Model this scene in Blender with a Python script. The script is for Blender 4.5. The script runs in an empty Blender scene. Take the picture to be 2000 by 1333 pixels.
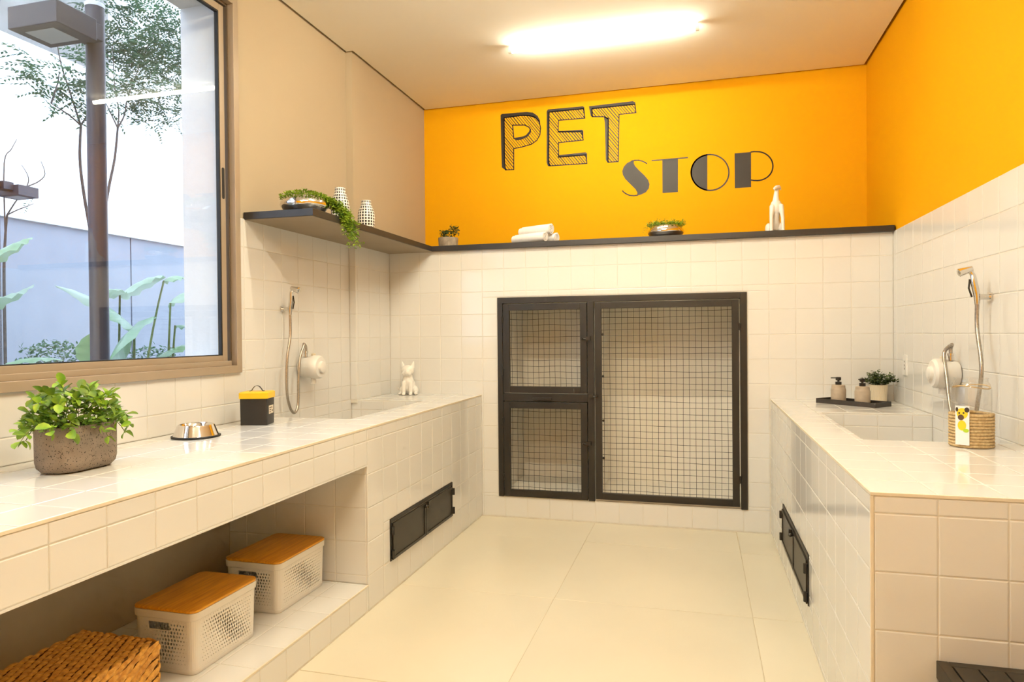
import bpy, bmesh, math, random
from mathutils import Vector, Matrix
rnd = random.Random(11)
R = math.radians
PI = math.pi
scene = bpy.context.scene
COL = scene.collection

# ------------------------------------------------------------------ camera
F, YAW, PITCH, ROLL = 1330.0, 0.2679, -0.0101, 0.0091
CAM = Vector((0.0, -4.4472, 1.2468))
cy, sy, cp, sp, cr, sr = math.cos(YAW), math.sin(YAW), math.cos(PITCH), math.sin(PITCH), math.cos(ROLL), math.sin(ROLL)
_r0, _u0 = Vector((cy, sy, 0)), Vector((sy * sp, -cy * sp, cp))
_f0 = Vector((-sy * cp, cy * cp, sp))
_right, _up = _r0 * cr - _u0 * sr, _r0 * sr + _u0 * cr
cam_d = bpy.data.cameras.new('camera')
cam_d.sensor_width = 36
cam_d.lens = 36 * F / 2000
cam_d.clip_end = 100
cam = bpy.data.objects.new('camera', cam_d)
COL.objects.link(cam)
cam.matrix_world = Matrix(((_right.x, _up.x, -_f0.x, CAM.x), (_right.y, _up.y, -_f0.y, CAM.y),
                           (_right.z, _up.z, -_f0.z, CAM.z), (0, 0, 0, 1)))
scene.camera = cam

# ------------------------------------------------------------------ sky, exposure
world = bpy.data.worlds.new('sky')
scene.world = world
world.use_nodes = True
bg = world.node_tree.nodes['Background']
bg.inputs[0].default_value = (0.64, 0.80, 1.0, 1)
bg.inputs[1].default_value = 5.0
LAMP_COLOR = (1.0, 0.925, 0.715, 1)
LAMP_STRENGTH = 290.0
scene.cycles.max_bounces = 6
scene.cycles.diffuse_bounces = 4
scene.cycles.glossy_bounces = 3
scene.cycles.caustics_reflective = False
scene.cycles.caustics_refractive = False
scene.cycles.use_adaptive_sampling = True
scene.cycles.adaptive_threshold = 0.08
scene.cycles.adaptive_min_samples = 12
vs = scene.view_settings
scene.display_settings.display_device = 'sRGB'
vs.view_transform = 'Standard'
vs.look = 'None'
vs.exposure = 0.0
vs.gamma = 1.0
vs.use_curve_mapping = False


def at(u, v, ax, val):
    """surveyed point: where the sight line through picture point (u, v) meets a known plane of the room"""
    px, py = (u - 1000) * cr - (v - 666.5) * sr, (u - 1000) * sr + (v - 666.5) * cr
    d = _r0 * (px / F) - _u0 * (py / F) + _f0
    i = 'xyz'.index(ax)
    return CAM + d * ((val - CAM[i]) / d[i])


# ------------------------------------------------------------------ materials
def mat(name, color, rough=0.5, metal=0.0, spec=0.5, var=0.0, scale=8.0, bump=0.0, bscale=200.0, coat=0.0,
        rand=0.0, color2=None, trans=0.0, stretch=None):
    m = bpy.data.materials.new(name)
    m.use_nodes = True
    nt = m.node_tree
    b = nt.nodes['Principled BSDF']
    b.inputs['Roughness'].default_value = rough
    b.inputs['Metallic'].default_value = metal
    b.inputs['Specular IOR Level'].default_value = spec
    b.inputs['Coat Weight'].default_value = coat
    b.inputs['Coat Roughness'].default_value = 0.05
    tc = nt.nodes.new('ShaderNodeTexCoord')
    src = tc.outputs['Object']
    if stretch:
        mp = nt.nodes.new('ShaderNodeMapping')
        mp.inputs['Scale'].default_value = stretch
        nt.links.new(src, mp.inputs['Vector'])
        src = mp.outputs['Vector']
    no = nt.nodes.new('ShaderNodeTexNoise')
    no.inputs['Scale'].default_value = scale
    no.inputs['Detail'].default_value = 4
    nt.links.new(src, no.inputs['Vector'])
    ramp = nt.nodes.new('ShaderNodeValToRGB')
    c = color
    c2 = color2 or tuple(max(0, x * (1 - var)) for x in c)
    ramp.color_ramp.elements[0].position = 0.35
    ramp.color_ramp.elements[1].position = 0.65
    ramp.color_ramp.elements[0].color = (*c2, 1)
    ramp.color_ramp.elements[1].color = (*c, 1)
    nt.links.new(no.outputs['Fac'], ramp.inputs['Fac'])
    col = ramp.outputs['Color']
    if rand:
        oi = nt.nodes.new('ShaderNodeObjectInfo')
        mr = nt.nodes.new('ShaderNodeMapRange')
        mr.inputs['To Min'].default_value = 1 - rand
        mr.inputs['To Max'].default_value = 1 + rand
        nt.links.new(oi.outputs['Random'], mr.inputs['Value'])
        hs = nt.nodes.new('ShaderNodeHueSaturation')
        nt.links.new(col, hs.inputs['Color'])
        nt.links.new(mr.outputs['Result'], hs.inputs['Value'])
        col = hs.outputs['Color']
    nt.links.new(col, b.inputs['Base Color'])
    if bump:
        n2 = nt.nodes.new('ShaderNodeTexNoise')
        n2.inputs['Scale'].default_value = bscale
        n2.inputs['Detail'].default_value = 3
        nt.links.new(src, n2.inputs['Vector'])
        bp = nt.nodes.new('ShaderNodeBump')
        bp.inputs['Strength'].default_value = bump
        bp.inputs['Distance'].default_value = 0.003
        nt.links.new(n2.outputs['Fac'], bp.inputs['Height'])
        nt.links.new(bp.outputs['Normal'], b.inputs['Normal'])
    if trans:
        tr = nt.nodes.new('ShaderNodeBsdfTranslucent')
        nt.links.new(col, tr.inputs['Color'])
        mx = nt.nodes.new('ShaderNodeMixShader')
        mx.inputs[0].default_value = trans
        out = nt.nodes['Material Output']
        nt.links.new(b.outputs[0], mx.inputs[1])
        nt.links.new(tr.outputs[0], mx.inputs[2])
        nt.links.new(mx.outputs[0], out.inputs['Surface'])
    return m


def glass_mat(name, f0, tint=(1, 1, 1)):
    m = bpy.data.materials.new(name)
    m.use_nodes = True
    nt = m.node_tree
    nt.nodes.remove(nt.nodes['Principled BSDF'])
    out = nt.nodes['Material Output']
    lw = nt.nodes.new('ShaderNodeLayerWeight')
    lw.inputs['Blend'].default_value = 0.5
    pw = nt.nodes.new('ShaderNodeMath')
    pw.operation = 'POWER'
    pw.inputs[1].default_value = 5
    nt.links.new(lw.outputs['Facing'], pw.inputs[0])
    ma = nt.nodes.new('ShaderNodeMath')
    ma.operation = 'MULTIPLY_ADD'
    ma.inputs[1].default_value = 1 - f0
    ma.inputs[2].default_value = f0
    nt.links.new(pw.outputs[0], ma.inputs[0])
    tr = nt.nodes.new('ShaderNodeBsdfTransparent')
    tr.inputs[0].default_value = (*tint, 1)
    gl = nt.nodes.new('ShaderNodeBsdfGlossy')
    gl.inputs['Roughness'].default_value = 0.0
    mx = nt.nodes.new('ShaderNodeMixShader')
    nt.links.new(ma.outputs[0], mx.inputs[0])
    nt.links.new(tr.outputs[0], mx.inputs[1])
    nt.links.new(gl.outputs[0], mx.inputs[2])
    nt.links.new(mx.outputs[0], out.inputs['Surface'])
    return m


def emit_mat(name, color, strength):
    m = bpy.data.materials.new(name)
    m.use_nodes = True
    nt = m.node_tree
    nt.nodes.remove(nt.nodes['Principled BSDF'])
    e = nt.nodes.new('ShaderNodeEmission')
    e.inputs[0].default_value = color
    e.inputs[1].default_value = strength
    nt.links.new(e.outputs[0], nt.nodes['Material Output'].inputs['Surface'])
    return m


def speckle_mat(name, base, spot, scale, lo=0.30, rough=0.85):
    m = mat(name, base, rough, var=0.25, scale=14, bump=0.35, bscale=60)
    nt = m.node_tree
    b = nt.nodes['Principled BSDF']
    tc = nt.nodes.new('ShaderNodeTexCoord')
    vo = nt.nodes.new('ShaderNodeTexVoronoi')
    vo.inputs['Scale'].default_value = scale
    nt.links.new(tc.outputs['Object'], vo.inputs['Vector'])
    no = nt.nodes.new('ShaderNodeTexNoise')
    no.inputs['Scale'].default_value = scale * 0.6
    nt.links.new(tc.outputs['Object'], no.inputs['Vector'])
    ad = nt.nodes.new('ShaderNodeMath')
    ad.operation = 'ADD'
    nt.links.new(vo.outputs['Distance'], ad.inputs[0])
    nt.links.new(no.outputs['Fac'], ad.inputs[1])
    rp = nt.nodes.new('ShaderNodeValToRGB')
    rp.color_ramp.elements[0].position = lo + 0.33
    rp.color_ramp.elements[1].position = lo + 0.40
    rp.color_ramp.elements[0].color = (1, 1, 1, 1)
    rp.color_ramp.elements[1].color = (0, 0, 0, 1)
    nt.links.new(ad.outputs[0], rp.inputs['Fac'])
    mx = nt.nodes.new('ShaderNodeMixRGB')
    old = b.inputs['Base Color'].links[0].from_socket
    nt.links.new(rp.outputs['Color'], mx.inputs['Fac'])
    nt.links.new(old, mx.inputs['Color1'])
    mx.inputs['Color2'].default_value = (*spot, 1)
    nt.links.new(mx.outputs['Color'], b.inputs['Base Color'])
    return m


def check_mat(name):
    """white lattice lines on black, laid around a vase by angle and height"""
    m = mat(name, (0.85, 0.82, 0.76), 0.35)
    nt = m.node_tree
    b = nt.nodes['Principled BSDF']
    tc = nt.nodes.new('ShaderNodeTexCoord')
    sx = nt.nodes.new('ShaderNodeSeparateXYZ')
    nt.links.new(tc.outputs['Object'], sx.inputs[0])

    def M(op, a, bb=None):
        n = nt.nodes.new('ShaderNodeMath')
        n.operation = op
        for k, val in enumerate((a, bb)):
            if val is None:
                continue
            if isinstance(val, (int, float)):
                n.inputs[k].default_value = val
            else:
                nt.links.new(val, n.inputs[k])
        return n.outputs[0]
    ang = M('ARCTAN2', sx.outputs['Y'], sx.outputs['X'])
    ua = M('GREATER_THAN', M('FRACT', M('MULTIPLY', ang, 18 / (2 * PI))), 0.36)
    va = M('GREATER_THAN', M('FRACT', M('MULTIPLY', sx.outputs['Z'], 1 / 0.0165)), 0.30)
    both = M('MULTIPLY', ua, va)
    mx = nt.nodes.new('ShaderNodeMixRGB')
    nt.links.new(both, mx.inputs['Fac'])
    mx.inputs['Color1'].default_value = (0.85, 0.82, 0.76, 1)
    mx.inputs['Color2'].default_value = (0.012, 0.010, 0.010, 1)
    nt.links.new(mx.outputs['Color'], b.inputs['Base Color'])
    return m


M = {}
M['tile'] = mat('glazed_white_tile', (0.71, 0.70, 0.675), 0.10, spec=0.5, var=0.012, scale=3, rand=0.012, bump=0.02, bscale=14)
M['grout'] = mat('cream_grout', (0.73, 0.69, 0.61), 0.9, var=0.12, scale=20)
M['trim'] = mat('cream_edge_trim', (0.74, 0.66, 0.52), 0.5, var=0.08, scale=9)
M['yellow'] = mat('yellow_wall_paint', (0.79, 0.38, 0.003), 0.75, spec=0.12, var=0.02, scale=2, bump=0.03, bscale=120)
M['beige'] = mat('taupe_wall_paint', (0.49, 0.405, 0.285), 0.7, spec=0.2, var=0.03, scale=2, bump=0.04, bscale=120)
M['ceiling'] = mat('white_ceiling_paint', (0.95, 0.93, 0.88), 0.85, spec=0.1, var=0.015, scale=2)
M['gap'] = mat('dark_shadow_gap', (0.06, 0.035, 0.015), 0.9, var=0.1)
M['floor'] = mat('cream_porcelain', (0.69, 0.635, 0.50), 0.30, spec=0.4, var=0.05, scale=1.7, rand=0.012)
M['floor_joint'] = mat('floor_grout', (0.56, 0.47, 0.32), 0.9, var=0.15, scale=9)
M['black'] = mat('black_painted_steel', (0.020, 0.017, 0.014), 0.42, var=0.2, scale=6)
M['door_black'] = mat('brown_black_sheet_steel', (0.030, 0.024, 0.017), 0.38, var=0.15, scale=4)
M['shelf'] = mat('graphite_laminate', (0.026, 0.023, 0.022), 0.42, var=0.12, scale=5)
M['vinyl'] = mat('dark_vinyl_film', (0.024, 0.018, 0.013), 0.48, spec=0.4, var=0.1, scale=9)
M['lining'] = mat('white_kennel_lining', (0.84, 0.80, 0.72), 0.5, var=0.04, scale=4)
M['bronze'] = mat('champagne_aluminium', (0.40, 0.32, 0.235), 0.42, metal=0.2, var=0.05, scale=6)
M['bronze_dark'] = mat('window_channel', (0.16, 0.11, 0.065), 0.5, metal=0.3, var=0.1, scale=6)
M['gasket'] = mat('black_rubber_gasket', (0.012, 0.012, 0.013), 0.6, var=0.1)
M['glass'] = glass_mat('window_glass', 0.05)
M['jar_glass'] = glass_mat('jar_glass', 0.09, (0.985, 0.98, 0.97))
M['steel'] = mat('polished_steel', (0.78, 0.76, 0.74), 0.09, metal=1.0, var=0.03)
M['chrome'] = mat('chrome', (0.72, 0.70, 0.67), 0.14, metal=1.0, var=0.05)
M['hose'] = mat('ribbed_metal_hose', (0.50, 0.46, 0.40), 0.32, metal=0.9, var=0.25, scale=160)
M['plastic'] = mat('white_plastic', (0.76, 0.74, 0.70), 0.30, var=0.02)
M['ceramic'] = mat('white_ceramic', (0.80, 0.77, 0.72), 0.22, var=0.02)
M['concrete'] = speckle_mat('speckled_concrete', (0.27, 0.215, 0.165), (0.035, 0.028, 0.022), 190, 0.36)
M['concrete2'] = mat('grey_concrete_pot', (0.33, 0.27, 0.20), 0.9, var=0.3, scale=30, bump=0.3, bscale=90)
M['soil'] = mat('dark_soil', (0.025, 0.017, 0.010), 0.95, var=0.5, scale=60, bump=0.6, bscale=90)
M['leaf'] = mat('bright_green_leaf', (0.40, 0.53, 0.030), 0.42, var=0.35, scale=18, rand=0.45, color2=(0.14, 0.29, 0.03), trans=0.25)
M['leaf_mid'] = mat('mid_green_leaflets', (0.26, 0.42, 0.05), 0.5, scale=45, color2=(0.07, 0.16, 0.015), trans=0.2)
M['leaf_small'] = mat('lime_green_leaflets', (0.36, 0.50, 0.03), 0.5, scale=35, color2=(0.09, 0.20, 0.012), trans=0.25)
M['leaf_dark'] = mat('dark_green_leaflets', (0.10, 0.15, 0.035), 0.5, scale=40, color2=(0.02, 0.035, 0.010), trans=0.15)
M['leaf_tree'] = mat('tree_leaflets', (0.075, 0.16, 0.075), 0.55, scale=3, color2=(0.025, 0.075, 0.042), trans=0.35)
M['leaf_tree2'] = mat('pale_tree_leaflets', (0.30, 0.43, 0.12), 0.55, scale=3, color2=(0.12, 0.26, 0.08), trans=0.35)
M['leaf_broad'] = mat('broad_pale_leaf', (0.40, 0.52, 0.43), 0.28, scale=2.2, color2=(0.22, 0.38, 0.17), trans=0.35, stretch=(1, 1, 1))
M['bark'] = mat('thin_bark', (0.085, 0.068, 0.060), 0.9, var=0.4, scale=25)
M['stem'] = mat('green_stem', (0.16, 0.20, 0.06), 0.6, var=0.3, scale=30)
M['bamboo'] = mat('bamboo_wood', (0.80, 0.385, 0.022), 0.42, scale=3.0, color2=(0.60, 0.25, 0.010), stretch=(38, 2.0, 38))
M['boxwhite'] = mat('white_box_plastic', (0.76, 0.73, 0.67), 0.45, var=0.02)
M['wicker'] = mat('golden_seagrass', (0.78, 0.42, 0.075), 0.55, scale=55, color2=(0.50, 0.22, 0.03), bump=0.3, bscale=300)
M['wicker_core'] = mat('wicker_core', (0.22, 0.10, 0.025), 0.9, var=0.4, scale=40)
M['rope'] = mat('pale_rope', (0.60, 0.45, 0.24), 0.9, scale=120, color2=(0.44, 0.30, 0.14), bump=0.4, bscale=260)
M['towel'] = mat('white_towel', (0.82, 0.80, 0.78), 0.95, var=0.05, scale=60, bump=0.5, bscale=320)
M['taupe'] = mat('taupe_stoneware', (0.42, 0.34, 0.255), 0.6, var=0.12, scale=30)
M['darkpump'] = mat('black_plastic', (0.022, 0.018, 0.014), 0.35, var=0.1)
M['tray'] = mat('dark_tray', (0.045, 0.036, 0.030), 0.5, var=0.2, scale=25)
M['ribbed'] = mat('ivory_ribbed_pot', (0.70, 0.60, 0.44), 0.4, var=0.05)
M['tin'] = mat('matte_black_tin', (0.022, 0.019, 0.017), 0.42, var=0.1)
M['lidyellow'] = mat('yellow_tin_lid', (0.83, 0.52, 0.012), 0.35, var=0.05)
M['check'] = check_mat('black_white_lattice')
M['paper'] = mat('white_label', (0.82, 0.82, 0.84), 0.5, var=0.03)
M['pugyellow'] = mat('print_yellow', (0.85, 0.62, 0.02), 0.5, var=0.05)
M['pugdark'] = mat('print_dark', (0.04, 0.028, 0.02), 0.5, var=0.1)
M['pugbrown'] = mat('print_brown', (0.10, 0.055, 0.03), 0.5, var=0.1)
M['puggreen'] = mat('print_green', (0.42, 0.62, 0.03), 0.5, var=0.1)
M['bench'] = mat('black_bench_plastic', (0.036, 0.028, 0.018), 0.5, var=0.15, scale=12)
M['outwhite'] = mat('white_exterior_render', (0.70, 0.71, 0.72), 0.9, var=0.03, scale=30, bump=0.5, bscale=50)
M['outgrey'] = mat('grey_garden_wall_paint', (0.265, 0.28, 0.325), 0.9, var=0.06, scale=3, bump=0.3, bscale=25)
M['outconc'] = mat('raw_concrete', (0.23, 0.22, 0.21), 0.95, var=0.3, scale=2.5, bump=0.4, bscale=12)
M['outbright'] = mat('bright_white_house_paint', (0.86, 0.87, 0.88), 0.9, var=0.02, scale=1)
M['ground'] = mat('garden_soil', (0.12, 0.11, 0.07), 0.95, var=0.4, scale=5)
M['post'] = mat('dark_brown_post', (0.050, 0.042, 0.052), 0.5, var=0.1, scale=5)
M['lens'] = mat('frosted_lamp_lens', (0.42, 0.44, 0.45), 0.4, var=0.03)
M['tube'] = emit_mat('lit_tube', LAMP_COLOR, LAMP_STRENGTH)
M['tube_back'] = emit_mat('lit_tube_dimmer', LAMP_COLOR, LAMP_STRENGTH * 0.30)
M['tube_fill'] = emit_mat('added_fill_tube', LAMP_COLOR, LAMP_STRENGTH * 0.72)  # glow of the extra lamp added out of view
M['underside'] = mat('taupe_shelf_underside', (0.30, 0.235, 0.155), 0.6, var=0.08, scale=4)
M['lampwhite'] = mat('white_lamp_housing', (0.80, 0.78, 0.74), 0.5, var=0.02)


# ------------------------------------------------------------------ mesh helpers
def tag(o, label=None, cat=None, group=None, kind=None):
    for k, v in (('label', label), ('category', cat), ('group', group), ('kind', kind)):
        if v:
            o[k] = v
    return o


def thing(name, label, cat, loc=(0, 0, 0), rz=0.0, group=None, kind=None):
    o = bpy.data.objects.new(name, None)
    o.empty_display_size = 0.05
    COL.objects.link(o)
    o.location = loc
    o.rotation_euler = (0, 0, rz)
    return tag(o, label, cat, group, kind)


class MB:
    def __init__(s):
        s.v, s.f = [], []

    def add(s, vs_, fs):
        n = len(s.v)
        s.v += [tuple(p) for p in vs_]
        s.f += [tuple(i + n for i in f) for f in fs]
        return s

    def box(s, x0, x1, y0, y1, z0, z1):
        v = [(x, y, z) for z in (z0, z1) for y in (y0, y1) for x in (x0, x1)]
        return s.add(v, [(0, 2, 3, 1), (4, 5, 7, 6), (0, 1, 5, 4), (2, 6, 7, 3), (0, 4, 6, 2), (1, 3, 7, 5)])

    def loft(s, rings, cap0=True, cap1=True):
        n = len(rings[0])
        vs_ = [p for r in rings for p in r]
        fs = []
        for k in range(len(rings) - 1):
            for i in range(n):
                j = (i + 1) % n
                fs.append((k * n + i, k * n + j, (k + 1) * n + j, (k + 1) * n + i))
        if cap0:
            fs.append(tuple(reversed(range(n))))
        if cap1:
            fs.append(tuple(range((len(rings) - 1) * n, len(rings) * n)))
        return s.add(vs_, fs)

    def lathe(s, prof, n=24, c=(0, 0, 0), sx=1.0, sy_=1.0, cap0=True, cap1=True, rib=0.0):
        rings = []
        for r, z in prof:
            ring = []
            for i in range(n):
                a = 2 * PI * i / n
                q = r * (1 + (rib if i % 2 else 0))
                ring.append((c[0] + q * sx * math.cos(a), c[1] + q * sy_ * math.sin(a), c[2] + z))
            rings.append(ring)
        return s.loft(rings, cap0, cap1)

    def tube(s, pts, r, n=8, cap=True):
        pts = [Vector(p) for p in pts]
        rs = r if isinstance(r, (list, tuple)) else [r] * len(pts)
        rings = []
        t0 = (pts[1] - pts[0]).normalized()
        ref = Vector((0, 0, 1)) if abs(t0.z) < 0.9 else Vector((1, 0, 0))
        a = t0.cross(ref).normalized()
        for i, p in enumerate(pts):
            t = (pts[min(i + 1, len(pts) - 1)] - pts[max(i - 1, 0)]).normalized()
            a = (a - t * a.dot(t)).normalized()
            b = t.cross(a)
            rings.append([p + (a * math.cos(2 * PI * k / n) + b * math.sin(2 * PI * k / n)) * rs[i] for k in range(n)])
        return s.loft(rings, cap, cap)

    def rrect(s, levels, n=5, c=(0, 0)):
        """levels: (z, half x, half y, corner radius)"""
        rings = []
        for z, hx, hy, r in levels:
            ring = []
            for qx, qy, a0 in ((1, 1, 0), (-1, 1, 90), (-1, -1, 180), (1, -1, 270)):
                for k in range(n + 1):
                    a = R(a0 + 90 * k / n)
                    ring.append((c[0] + qx * (hx - r) + r * math.cos(a), c[1] + qy * (hy - r) + r * math.sin(a), z))
            rings.append(ring)
        return s.loft(rings)

    def ell(s, c, r, n=14, m=8, rot=None):
        vs_, fs = [], []
        c = Vector(c)
        for i in range(m + 1):
            th = PI * i / m
            for k in range(n):
                a = 2 * PI * k / n
                p = Vector((r[0] * math.sin(th) * math.cos(a), r[1] * math.sin(th) * math.sin(a), r[2] * math.cos(th)))
                if rot:
                    p = rot @ p
                vs_.append(c + p)
        for i in range(m):
            for k in range(n):
                j = (k + 1) % n
                fs.append((i * n + k, (i + 1) * n + k, (i + 1) * n + j, i * n + j))
        return s.add(vs_, fs)

    def build(s, name, m, parent=None, smooth=False, bevel=0.0, loc=None, rot=None):
        me = bpy.data.meshes.new(name)
        me.from_pydata([tuple(p) for p in s.v], [], s.f)
        me.validate()
        me.update()
        if smooth:
            me.polygons.foreach_set('use_smooth', [True] * len(me.polygons))
            me.set_sharp_from_angle(angle=R(40))
        me.materials.append(M[m])
        o = bpy.data.objects.new(name, me)
        COL.objects.link(o)
        o.parent = parent
        if loc:
            o.location = loc
        if rot:
            o.rotation_euler = rot
        if bevel:
            b = o.modifiers.new('bevel', 'BEVEL')
            b.width = bevel
            b.segments = 2
            b.limit_method = 'ANGLE'
        return o


def structure(o):
    o['kind'] = 'structure'
    return o


def bez(p0, p1, p2, n):
    p0, p1, p2 = Vector(p0), Vector(p1), Vector(p2)
    return [(p0 * (1 - t) ** 2 + p1 * 2 * t * (1 - t) + p2 * t * t) for t in [i / n for i in range(n + 1)]]


def spline(pts, sub=6):
    pts = [Vector(p) for p in pts]
    out = []
    for i in range(len(pts) - 1):
        p0, p1, p2, p3 = pts[max(i - 1, 0)], pts[i], pts[i + 1], pts[min(i + 2, len(pts) - 1)]
        for k in range(sub):
            t = k / sub
            out.append(0.5 * ((2 * p1) + (p2 - p0) * t + (2 * p0 - 5 * p1 + 4 * p2 - p3) * t * t + (3 * p1 - p0 - 3 * p2 + p3) * t ** 3))
    out.append(pts[-1])
    return out


# ------------------------------------------------------------------ tiles
_tiles = {}
DEPTH = 0.0018


def tile_mesh(w, h, m='tile', thick=0.004, cush=0.0028, drop=0.0010):
    key = (round(w, 4), round(h, 4), m)
    if key not in _tiles:
        a, b = w / 2, h / 2
        c = min(cush, a * 0.4, b * 0.4)
        v = []
        for (x, y, z) in ((a - c, b - c, 0), (a, b, -drop), (a, b, -thick)):
            v += [(-x, -y, z), (x, -y, z), (x, y, z), (-x, y, z)]
        f = [(0, 1, 2, 3)]
        for k in (0, 4):
            for i in range(4):
                j = (i + 1) % 4
                f.append((k + i, k + 4 + i, k + 4 + j, k + j))
        me = bpy.data.meshes.new('tile')
        me.from_pydata(v, [], f)
        me.update()
        me.materials.append(M[m])
        _tiles[key] = me
    return _tiles[key]


def cut(rect, holes):
    out = [rect]
    for hu0, hu1, hv0, hv1 in holes:
        nxt = []
        for u0, u1, v0, v1 in out:
            if hu0 >= u1 or hu1 <= u0 or hv0 >= v1 or hv1 <= v0:
                nxt.append((u0, u1, v0, v1))
                continue
            if v0 < hv0:
                nxt.append((u0, u1, v0, hv0))
            if v1 > hv1:
                nxt.append((u0, u1, hv1, v1))
            a, b = max(v0, hv0), min(v1, hv1)
            if u0 < hu0:
                nxt.append((u0, hu0, a, b))
            if u1 > hu1:
                nxt.append((hu1, u1, a, b))
        out = nxt
    return out


def tiles(parent, O, U, V, ur, vr, ugrid, vgrid, holes=(), gap=0.0026, name='tile', m='tile'):
    U, V, O = Vector(U), Vector(V), Vector(O)
    N = U.cross(V)
    rot = Matrix((U, V, N)).transposed()

    def lines(lo, hi, off, pitch):
        k = math.ceil((lo - off) / pitch - 1e-6)
        L = [lo]
        while off + k * pitch < hi - 0.004:
            if off + k * pitch > lo + 0.004:
                L.append(off + k * pitch)
            k += 1
        return L + [hi]
    ul, vl = lines(*ur, *ugrid), lines(*vr, *vgrid)
    for i in range(len(ul) - 1):
        for j in range(len(vl) - 1):
            for (a, b, c, d) in cut((ul[i], ul[i + 1], vl[j], vl[j + 1]), holes):
                w, h = b - a - gap, d - c - gap
                if w < 0.005 or h < 0.005:
                    continue
                o = bpy.data.objects.new(name, tile_mesh(w, h, m))
                COL.objects.link(o)
                p = O + U * ((a + b) / 2) + V * ((c + d) / 2) + N * rnd.uniform(-0.0002, 0.0002)
                tilt = Matrix.Rotation(rnd.gauss(0, 0.0012), 3, 'X') @ Matrix.Rotation(rnd.gauss(0, 0.0012), 3, 'Y')
                o.matrix_world = Matrix.Translation(p) @ (rot @ tilt).to_4x4()
                o.parent = parent


# ------------------------------------------------------------------ surveyed planes of the room
XLW, XP, YP = -2.166, -2.120, -0.498      # left wall tile face, pillar face, pillar edge
XR, YB, ZC = 1.102, 0.689, 3.060          # right wall tile face, upper back wall, ceiling
XL, XRC, YRN = -1.442, 0.422, -2.525      # counter faces
ZT, ZS = 0.834, 1.830                     # counter top, tile top
YF = -5.7                                 # wall behind the camera
CX0, CX1, CZ0, CZ1 = -1.3205, 0.2865, 0.144, 1.495   # kennel opening
WY0, WY1, WZ0, WZ1 = -4.10, -1.60, 1.095, 2.868      # window opening
D = DEPTH

# floor
fl = structure(MB().box(-2.5, 1.4, YF - 0.2, 0.95, -0.12, -D).build('floor', 'floor_joint'))
tiles(fl, (0, 0, 0), (1, 0, 0), (0, 1, 0), (-2.19, 1.10), (YF, 0.0), (-0.665, 0.885), (-0.42, 0.90), gap=0.0022, name='floor_tile', m='floor')

# ceiling with a shadow gap along the walls
G = 0.017
ce = structure(MB().box(-2.30, 1.30, YF, 0.95, ZC + 0.045, ZC + 0.25).build('ceiling', 'gap'))
cb = MB()
cb.box(XLW - 0.009 + G, XR + 0.009 - G, YF + G, YP - G, ZC, ZC + 0.012)
cb.box(XP - 0.009 + G, XR + 0.009 - G, YP - G, YB - G, ZC, ZC + 0.012)
cb.build('ceiling_board', 'ceiling', ce)

# back wall: tiled half wall with the kennel niche, yellow wall set back above it
wb = MB()
wb.box(-2.30, CX0, D, YB + 0.2, -0.1, ZS)
wb.box(CX1, 1.30, D, YB + 0.2, -0.1, ZS)
wb.box(CX0, CX1, D, YB + 0.2, -0.1, CZ0)
wb.box(CX0, CX1, D, YB + 0.2, CZ1, ZS)
wb.box(CX0, CX1, 0.66, YB + 0.2, CZ0, CZ1)
wall_back = structure(wb.build('wall_back', 'grout'))
MB().box(-2.30, 1.30, YB, YB + 0.2, ZS, ZC + 0.045).build('yellow_upper_wall', 'yellow', wall_back)
nl = MB()
nl.box(CX0, CX0 + 0.012, 0.03, 0.66, CZ0, CZ1).box(CX1 - 0.012, CX1, 0.03, 0.66, CZ0, CZ1)
nl.box(CX0, CX1, 0.012, 0.66, CZ0, CZ0 + 0.010).box(CX0, CX1, 0.03, 0.66, CZ1 - 0.012, CZ1)
nl.box(CX0, CX1, 0.648, 0.66, CZ0, CZ1)
nl.build('niche_lining', 'lining', wall_back)
MB().box(-0.70, -0.66, 0.03, 0.65, CZ0, CZ1).build('niche_divider', 'lining', wall_back)
MB().box(CX0, -0.69, 0.03, 0.65, 0.780, 0.815).build('niche_shelf', 'lining', wall_back)
tiles(wall_back, (0, 0, 0), (1, 0, 0), (0, 0, 1), (XP, XR), (0.006, ZS), (-1.43, 0.1538), (0.007, 0.153),
      holes=[(CX0 - 0.004, CX1 + 0.004, CZ0 - 0.004, CZ1 + 0.004), (XP, XL - 0.0, 0.0, ZT - 0.004), (XRC + 0.0, XR, 0.0, ZT - 0.004)])

# left wall: taupe paint, tile band, window opening, white render outside
wl = MB()
wl.box(-2.25, -2.175, YF, 0.0, -0.1, ZT)
wl.box(-2.25, -2.175, WY1, 0.9, ZS, ZC + 0.045).box(-2.25, -2.175, YF, WY0, ZS, ZC + 0.045)
wl.box(-2.25, -2.175, WY0, WY1, WZ1, ZC + 0.045)
wl.box(-2.25, XP - 0.009, YP, 0.9, ZS, ZC + 0.045)
wall_left = structure(wl.build('wall_left', 'beige'))
wt = MB()
wt.box(-2.25, XLW - D, YF, YP, ZT, WZ0).box(-2.25, XLW - D, WY1, YP, WZ0, ZS).box(-2.25, XLW - D, YF, WY0, WZ0, ZS)
wt.box(-2.25, XP - D, YP + D, 0.0, ZT - 0.02, ZS)
wt.build('tile_backing', 'grout', wall_left)
we = MB()
we.box(-2.475, -2.25, YF, 1.2, -0.1, WZ0 - 0.01).box(-2.475, -2.25, YF, 1.2, WZ1 + 0.01, 3.4)
we.box(-2.475, -2.25, WY1, 1.2, WZ0 - 0.01, WZ1 + 0.01).box(-2.475, -2.25, YF, WY0, WZ0 - 0.01, WZ1 + 0.01)
we.build('outer_render', 'outwhite', wall_left)
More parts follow.
